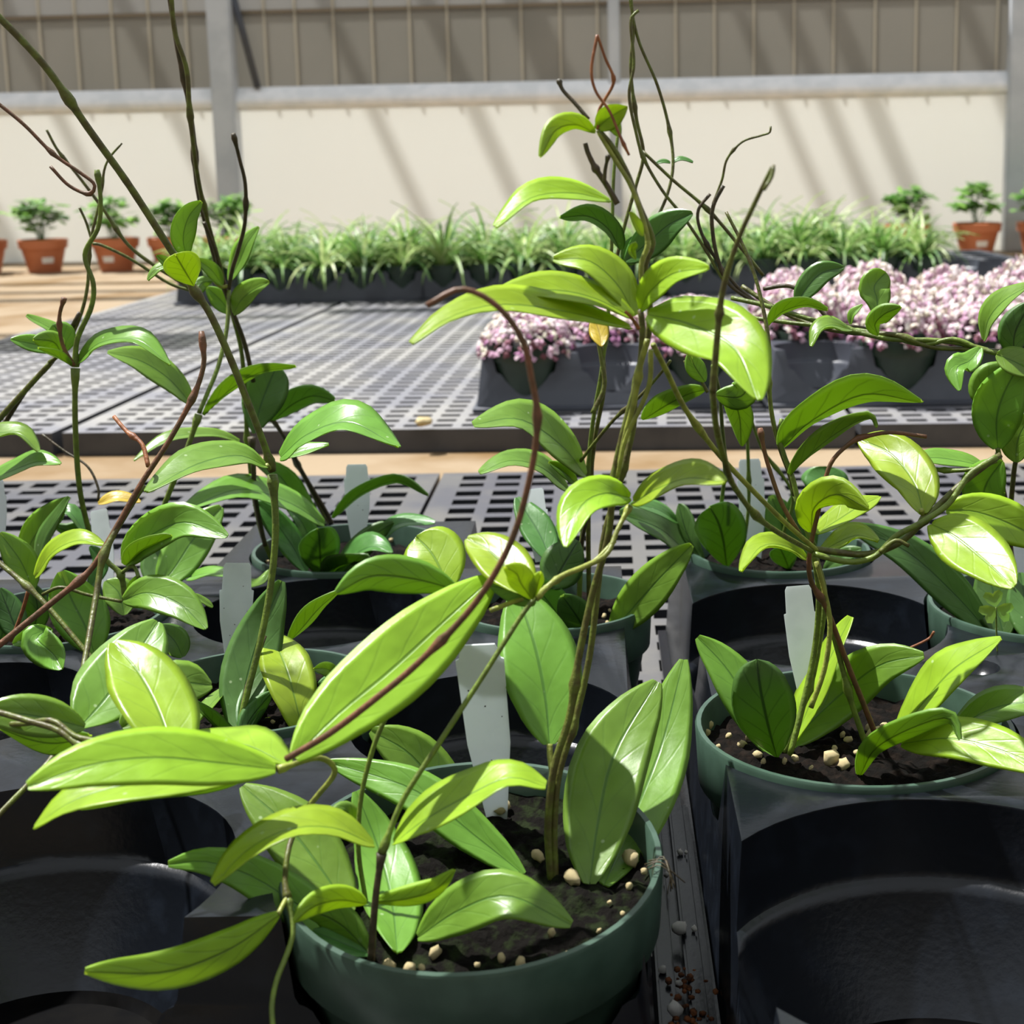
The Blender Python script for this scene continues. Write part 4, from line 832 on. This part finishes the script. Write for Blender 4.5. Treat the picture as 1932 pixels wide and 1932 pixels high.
def flower_mesh(seed, R, H, n, pale):
    rr = random.Random(seed); F_ = []
    for _ in range(n):
        a = rr.random() * 2 * math.pi; q = math.sqrt(rr.random()); r = R * q
        z = H * math.sqrt(max(0, 1 - .8 * q * q)) * rr.uniform(.72, 1.12) - .006 - (.02 * max(0, q - .8) / .2)
        c = Vector((r * math.cos(a), r * math.sin(a), z)); d = Vector((math.cos(a) * q + rr.gauss(0, .5), math.sin(a) * q + rr.gauss(0, .5), rr.uniform(.2, 1.2))).normalized()
        t = d.orthogonal().normalized(); t = (t * math.cos(rr.random() * 6) + d.cross(t) * math.sin(rr.random() * 6)).normalized(); b = d.cross(t)
        L_, W_ = rr.uniform(.0055, .0095), rr.uniform(.004, .0065); col = PINKS[rr.choice((0, 1, 2, 5, 6, 9, 10, 3)) if rr.random() < pale else rr.randrange(len(PINKS))]
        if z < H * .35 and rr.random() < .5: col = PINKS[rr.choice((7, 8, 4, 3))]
        P_ = [c + t * L_, c + b * W_ + d * .001, c - t * L_, c - b * W_ + d * .001]; top = c + d * W_ * .6; bt = c - d * W_ * .6
        for i in range(4):
            F_.append(([P_[i], P_[(i + 1) % 4], top], col)); F_.append(([P_[(i + 1) % 4], P_[i], bt], col))
    return colmesh('flower_cluster', F_, MT['petal'])
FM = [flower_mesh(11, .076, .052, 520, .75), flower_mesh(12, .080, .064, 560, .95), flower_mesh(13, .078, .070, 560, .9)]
# shared small pot
def pot_mesh(R, h, rimh, m, name, base=.7, n=40):
    bm = bmesh.new(); rb = R * .93
    lathe(bm, [(0, .0), (R * base, 0), (rb, h - rimh), (R - .002, h - rimh), (R, h - .002), (R - .001, h), (R - .004, h), (R - .005, h - .012), (0, h - .014)], n)
    bmesh.ops.recalc_face_normals(bm, faces=bm.faces[:]); o = obj(name, bm, m, angle=40); me = o.data; bpy.data.objects.remove(o); return me
FPOT = pot_mesh(.0615, .092, .026, MT['pot'], 'pot')
def soil_disc(R, h):
    bm = bmesh.new(); lathe(bm, [(0, h), (R * .6, h + .002), (R, h)], 24); o = obj('soil', bm, MT['soil']); me = o.data; bpy.data.objects.remove(o); return me
FSOIL = soil_disc(.056, .080)
NUMW = ['first', 'second', 'third', 'fourth', 'fifth', 'sixth', 'seventh', 'eighth', 'ninth', 'tenth', 'eleventh', 'twelfth', 'thirteenth', 'fourteenth', 'fifteenth', 'sixteenth', 'seventeenth', 'eighteenth', 'nineteenth', 'twentieth', 'twenty-first', 'twenty-second']
ftz = .035
def ftray(x0, cols, rows, y0, pitch, label, slope=.01):
    w_, d_ = cols * pitch, rows * pitch
    poly = [(0, 0), (w_, 0), (w_, d_), (0, d_)]
    wl = [((i + .5) * pitch, (j + .5) * pitch - .028, .0635) for i in range(cols) for j in range(rows)]
    me = tray_mesh('flower_tray', poly, wl, 0, .088, MT['blackfar'], bevel=.0018, floor=.012, n=40, ledge=.03, slope=slope, taper=.018)
    o = bpy.data.objects.new('flower_tray', me); COL.objects.link(o); o.location = (x0, y0, ftz + .001); tag(o, label, 'tray', 'grey plastic trays of pink flowers')
    return wl, o
PT = .132
w1, t1 = ftray(-.185, 3, 2, 2.235, PT, 'grey tray holding the left pots of pink flowers, one front well empty')
w2, t2 = ftray(.262, 4, 3, 2.225, PT, 'grey tray under the wide right mass of pink and white flowers')
def flower_pot(tr, x, y, k, label, rot, hs=1):
    r = empty('potted_flower', (tr.location.x + x, tr.location.y + y, ftz + .010)); tag(r, label, 'potted plant', 'pots of pink flowers')
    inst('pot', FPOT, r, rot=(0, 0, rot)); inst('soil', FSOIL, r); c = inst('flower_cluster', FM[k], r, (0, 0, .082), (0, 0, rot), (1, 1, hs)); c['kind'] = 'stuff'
    return r
def wi(c, r, rows): return c * rows + r
flower_pot(t1, *w1[wi(0, 0, 2)][:2], 0, 'pot of deep pink flowers at the near left corner of the flower trays', .3)
flower_pot(t1, *w1[wi(2, 0, 2)][:2], 0, 'pot of pink flowers in the left flower tray, behind the big bright leaf', 1.3)
flower_pot(t1, *w1[wi(0, 1, 2)][:2], 0, 'pot of pink flowers behind the deep pink corner pot', 2.3)
flower_pot(t1, *w1[wi(1, 1, 2)][:2], 0, 'pot of pink flowers behind the empty well of the left flower tray', 3.3)
flower_pot(t1, *w1[wi(2, 1, 2)][:2], 1, 'pot of pale flowers in the back right well of the left flower tray', 4.1)
FR = ['front', 'middle', 'back']
for c in range(4):
    for r in range(3):
        if c == 0 and r == 0: continue
        flower_pot(t2, *w2[wi(c, r, 3)][:2], 1 + (c + r) % 2, 'pot of pink and white flowers, right tray, %s row, %s from its left end' % (FR[r], NUMW[c]), c * 1.3 + r, 1.05 + .22 * r)
tagmesh(972, 600, 978, 664, 22, 2.27, 'narrow white tag in the deep pink flower pot', 2.27, 0, .3)
tagmesh(1636, 590, 1638, 648, 22, 2.29, 'narrow white tag in front of the right flower mass', 2.29, 0, .3)
# ------------------------------------------------------------------ spider plants
BLD = [srgb(h)[:3] for h in ('#5f8a3c', '#74a04a', '#4c7834', '#96b864', '#a8bf72', '#3f682c', '#86a856', '#bccb8a')]
def spider_mesh(seed, n=46):
    rr = random.Random(seed); F_ = []
    for _ in range(n):
        a = rr.random() * 2 * math.pi; el = rr.uniform(.5, 1.45); Lg = rr.uniform(.12, .22); wdt = rr.uniform(.0045, .0075); d = Vector((math.cos(a), math.sin(a), 0)); sd = Vector((-d.y, d.x, 0))
        p = d * .008; ang = el; rows = []; ns = 6; col = rr.choice(BLD)
        for i in range(ns + 1):
            t = i / ns; ww = wdt * (1 - t ** 2.2) + .0004; rows.append((p - sd * ww, p + Vector((0, 0, -.002)), p + sd * ww))
            p = p + (d * math.cos(ang) + Vector((0, 0, math.sin(ang)))) * (Lg / ns); ang -= rr.uniform(.18, .38) * (1.6 - el * .6)
        edge = lerp3(col, (.70, .78, .42), .30)
        for i in range(ns):
            A, B = rows[i], rows[i + 1]
            F_.append(([A[0], A[1], B[1], B[0]], edge if rr.random() < .5 else col)); F_.append(([A[1], A[2], B[2], B[1]], col))
    return colmesh('foliage', F_, MT['blade'])
SPM = [spider_mesh(21 + i) for i in range(5)]
SPOT = pot_mesh(.050, .085, .022, MT['pot'], 'pot', n=28); SSOIL = soil_disc(.045, .074)
SP = .112
poly = [(0, 0), (3 * SP, 0), (3 * SP, 4 * SP), (0, 4 * SP)]
spw = [((i + .5) * SP, (j + .5) * SP - .022, .0525) for i in range(3) for j in range(4)]
SPT = tray_mesh('plant_tray', poly, spw, 0, .080, MT['blackfar'], bevel=0, floor=.010, n=24, ledge=.025, slope=.008, taper=.02)
p0 = onz(340, 576, .035); sdir = Vector((math.cos(math.radians(1.5)), math.sin(math.radians(1.5)), 0)); RZ2 = math.radians(1.5)
k = 0; stagx = []
for ti in range(7):
    o = p0 + sdir * (ti * (3 * SP + .002)); tt = bpy.data.objects.new('plant_tray', SPT); COL.objects.link(tt); tt.location = (o.x, o.y, .036); tt.rotation_euler = (0, 0, RZ2)
    tag(tt, 'dark tray of spider plants before the wall, %s from the left' % NUMW[ti], 'tray', 'dark trays of spider plants')
    for c in range(3):
        for r in range(4):
            if ti == 6 and c > 0: continue
            x, y, _ = spw[c * 4 + r]; q = o + sdir * x + Vector((-sdir.y, sdir.x, 0)) * y
            e = empty('potted_spider_plant', (q.x, q.y, .047), (0, 0, rnd.random() * 6.28))
            lab = ('striped spider plant in the front row of the far trays, %s from the left' % NUMW[ti * 3 + c]) if r == 0 else 'striped spider plant behind the front row of the far dark trays'
            tag(e, lab, 'potted plant', 'front row spider plants' if r == 0 else 'spider plants behind the front row')
            inst('pot', SPOT, e); inst('soil', SSOIL, e); s_ = rnd.uniform(.8, 1.15)
            f = inst('foliage', SPM[(k * 3 + r) % 5], e, (0, 0, .074), scl=(s_, s_, s_ * rnd.uniform(.85, 1.1))); f['kind'] = 'stuff'; k += 1
for px, py, n_ in ((418, 486, 'at the left end'), (562, 486, 'third of the row'), (640, 486, 'beside the middle of the left trays'), (694, 490, 'above a drooping pale shoot'), (1270, 470, 'behind the tall vines')):
    Y = 4.32; tagmesh(px, py, px + 2, py + 32, 14, Y, 'small white tag in the far spider plants, %s' % n_, Y, 0, .3)
# drooping runners with plantlets in front of the trays
MT['bud'] = mat('white_bud', srgb('#e8e8de'), .6)
def runner(px, py, px2, py2, Y):
    a = at(px, py, Y + .06); b = at(px2, py2, Y - .03); own = min((o for o in bpy.data.objects if o.name.startswith('potted_spider_plant')), key=lambda o: (o.location - a).length)
    mid_ = a.lerp(b, .35) + Vector((0, -.03, .05)); inv = Matrix.LocRotScale(own.location, own.rotation_euler, None).inverted(); bm = bmesh.new(); tube(bm, [inv @ p for p in spline([a, mid_, b], 12)], .0016, 6); obj('runner', bm, MT['stemy'], own)
    rr = random.Random(int(px2)); F_ = []
    for _ in range(12):
        d = Vector((rr.gauss(0, 1), rr.gauss(0, 1), rr.gauss(.2, 1))).normalized(); s_ = d.orthogonal().normalized() * .0045; L_ = rr.uniform(.02, .038); c = rr.choice(BLD + [(.85, .85, .8)])
        F_.append(([inv @ (b - s_), inv @ (b + s_), inv @ (b + d * L_ + s_ * .3), inv @ (b + d * L_ - s_ * .3)], c))
    me = colmesh('plantlet', F_, MT['blade']); inst('plantlet', me, own)
for a in ((430, 470, 470, 558), (660, 470, 672, 512), (690, 480, 702, 540), (745, 470, 775, 525), (830, 480, 810, 560), (840, 470, 890, 535), (1280, 460, 1300, 530)): runner(*a, 4.28)
# ------------------------------------------------------------------ terracotta seedlings
bm = bmesh.new()
lathe(bm, [(0, 0), (.062, 0), (.086, .098), (.094, .098), (.098, .132), (.094, .134), (.089, .120), (0, .118)], 36); bmesh.ops.recalc_face_normals(bm, faces=bm.faces[:])
_o = obj('pot', bm, MT['terra'], angle=40); TPOT = _o.data; bpy.data.objects.remove(_o); TSOIL = soil_disc(.088, .121)
GRN = [srgb(h)[:3] for h in ('#6c9a48', '#86b258', '#527e3c', '#98c068', '#749a58')]
def sprig_mesh(seed, spread, height, n):
    rr = random.Random(seed); F_ = []
    for s in range(n):
        a = rr.random() * 6.28; e = Vector((math.cos(a) * spread * rr.uniform(.2, 1), math.sin(a) * spread * rr.uniform(.2, 1), height * rr.uniform(.45, 1.05)))
        b0 = Vector((rr.gauss(0, .01), rr.gauss(0, .01), 0)); sd = Vector((-e.y, e.x, 0)); sd = (sd.normalized() if sd.length > 1e-4 else Vector((1, 0, 0))) * .0015; mid_ = b0.lerp(e, .5) + Vector((0, 0, .02))
        F_.append(([b0 - sd, b0 + sd, mid_ + sd, mid_ - sd], GRN[2])); F_.append(([mid_ - sd, mid_ + sd, e + sd, e - sd], GRN[2]))
        for l in range(5):
            c = e + Vector((rr.gauss(0, .018), rr.gauss(0, .018), rr.gauss(0, .012))); ll = rr.uniform(.024, .042); ww = ll * .42; th_ = rr.random() * 6.28; d = Vector((math.cos(th_), math.sin(th_), rr.uniform(-.5, .2))).normalized(); w_ = Vector((-d.y, d.x, rr.uniform(-.3, .3))).normalized(); col = rr.choice(GRN)
            q = [c - d * ll, c - d * ll * .3 + w_ * ww, c + d * ll * .5 + w_ * ww * .8, c + d * ll, c + d * ll * .5 - w_ * ww * .8, c - d * ll * .3 - w_ * ww]
            F_.append(([q[0], q[1], q[2], q[3]], col)); F_.append(([q[0], q[3], q[4], q[5]], col))
    return colmesh('foliage', F_, MT['sprig'])
SG = [sprig_mesh(31, .10, .13, 30), sprig_mesh(32, .10, .14, 22), sprig_mesh(33, .08, .12, 24)]
bm = bmesh.new()
for i in range(9):
    for j in range(2):
        a = -.30 + i * .6 / 8; r = .0785 + (.052 - 0) * 0; z = .040 + j * .024; rad = .062 + (.024) * z / .098 + .0006
        bm.verts.new((rad * math.sin(a), -rad * math.cos(a), z))
bm.verts.ensure_lookup_table()
for i in range(8): bm.faces.new([bm.verts[i * 2], bm.verts[i * 2 + 2], bm.verts[i * 2 + 3], bm.verts[i * 2 + 1]])
_o = obj('sticker', bm, MT['label']); STK = _o.data; bpy.data.objects.remove(_o)
TP = [(-28, 521, 0, None, 'orange pot at the far left edge, cut by the frame'), (86, 519, 0, .55, 'orange pot with a bushy green seedling, left of the crossing vines'), (221, 516, 1, -.1, 'orange pot with a white sticker facing front, between the left vines'), (328, 513, 2, None, 'orange pot partly hidden by the leafy vine at left'), (432, 510, 0, None, 'orange pot beside the tall grey wall post, hidden behind far trays'),
      (1712, 482, 2, None, 'orange pot half hidden behind the right end of the spider plants'), (1842, 478, 1, .05, 'orange pot with a white sticker near the right wall post'), (1962, 474, 0, None, 'orange pot cut by the right edge')]
for i, (px, py, sgi, st, lab) in enumerate(TP):
    q = at(px, py, 6.02); e = empty('potted_seedling', (q.x, q.y, 0), (0, 0, 0)); tag(e, lab, 'potted plant', 'orange pots along the wall')
    inst('pot', TPOT, e); inst('soil', TSOIL, e); f = inst('foliage', SG[sgi], e, (0, 0, .118), (0, 0, i * 1.1), (1, 1, 1.15)); f['kind'] = 'stuff'
    if st is not None: inst('sticker', STK, e, rot=(0, 0, st))
# ------------------------------------------------------------------ little things
for i, (x, y, r, z) in enumerate([(1283, 1750, 15, .054), (1273, 1905, 15, .055), (1283, 1608, 6, .054), (1241, 1545, 6, .062), (1250, 1830, 8, .053), (1281, 1855, 7, .054), (1256, 1634, 5, .054), (1258, 1650, 6, .054), (1294, 1608, 4, .054), (1310, 1752, 6, .054), (1225, 1800, 6, .053)]):
    p = onz(x, y, z + r * .4 * .5 / F); sc_ = r * (p - CAM).length / F
    o = inst('perlite_crumb', PERLW[i % 4], None, p, (i, i * 2, i * 3), (sc_, sc_ * .9, sc_)); tag(o, 'white perlite crumb lying in the dirt channel between the near trays' if i > 1 else ('large white perlite crumb mid channel between the near trays', 'large white perlite crumb in the channel at the bottom of the frame')[i], 'perlite', 'perlite crumbs in the channel')
# crumbs of bark
rr = random.Random(5); bm = bmesh.new()
for _ in range(260):
    y = rr.choice((rr.uniform(.42, .50), rr.uniform(.50, .60), rr.uniform(.42, .62))); x = rr.gauss(.0305, .004); s_ = rr.uniform(.0006, .0019)
    bmesh.ops.create_icosphere(bm, subdivisions=1, radius=s_, matrix=Matrix.Translation((x, y, .0525 + rr.random() * .0015)) @ Matrix.Diagonal((1, rr.uniform(.6, 1.8), .6, 1)))
bk = obj('bark_crumbs', bm, MT['grit']); tag(bk, 'brown bark crumbs spilled along the channel between the near trays', 'soil', kind='stuff')
def clover(x, y, Y, r, label, lean=(0, 0)):
    root = empty('clover_sprout', at(x, y, Y) + Vector((0, 0, -.02))); tag(root, label, 'weed')
    c = Vector((0, 0, .02)); Rm = r * Y / F
    bm = bmesh.new(); tube(bm, spline([Vector((.002, 0, -.012)), Vector((.001, .001, .006)), c], 6), .0005, 6); obj('stem', bm, MT['stemg'], root)
    for a in (100, 215, 335):
        bm = bmesh.new(); uvl = bm.loops.layers.uv.new('UVMap'); d = Vector((math.cos(math.radians(a)), math.sin(math.radians(a)) * .34, math.sin(math.radians(a)) * .94)); sd = d.cross(Vector((0, -.94, .34))).normalized()
        out = [c]
        for u, v in ((.35, .42), (.75, .62), (1.0, .42), (.92, .12), (.80, 0), (.92, -.12), (1.0, -.42), (.75, -.62), (.35, -.42)): out.append(c + d * (u * Rm) + sd * (v * Rm))
        vs = [bm.verts.new(p) for p in out]; ce = bm.verts.new(c + d * Rm * .5 + Vector((0, .0008, -.0008)))
        for i in range(len(vs)): 
            f = bm.faces.new((vs[i], vs[(i + 1) % len(vs)], ce))
            for l in f.loops: l[uvl].uv = (.2, .5)
        obj('leaf', bm, MT['m'], root)
clover(1879, 1146, .80, 33, 'three-leaved clover sprout in the far right pot')
clover(432, 1338, .735, 10, 'tiny clover sprout on the soil beside the tall dark leaf')
clover(506, 1362, .745, 10, 'tiny clover seedling behind the glossy front leaf in the left tray')
# dry twig on the right tray and dry root over the front pot's rim
bm = bmesh.new(); tw = [onz(1718, 1222, DECK + .002), onz(1740, 1212, DECK + .004), onz(1755, 1203, DECK + .006), onz(1762, 1192, DECK + .010)]; tube(bm, spline(tw, 10), .0008, 6)
o = obj('twig', bm, MT['stemo']); tag(o, 'thin dry brown twig lying on the right tray deck', 'twig')
rr = random.Random(8); q0 = onz(1245, 1640, .140)
e = empty('dry_root', q0); e.scale = (.75, .75, .75); tag(e, 'dried brown root curl hanging over the front pot rim at its right', 'root')
for i in range(5):
    bm = bmesh.new(); pts = [Vector((-.006 + rr.gauss(0, .001), rr.gauss(0, .003), .001)), Vector((rr.gauss(0, .002), rr.gauss(0, .003), .004)), Vector((.005, rr.gauss(0, .004), .000)), Vector((.007 + rr.gauss(0, .002), rr.gauss(-.004, .004), -.010 + rr.gauss(0, .003)))]
    tube(bm, spline(pts, 10), rr.uniform(.0003, .0005), 6); obj('root_strand', bm, MT['stemd'], e)
# pebble on the far bench
o = inst('snail_shell', PERL[1], None, onz(800, 795, .047), (0, 0, .4), (.013, .010, .009)); tag(o, 'pale pebble lying at the front edge of the far bench', 'pebble'); o.name = 'pebble'
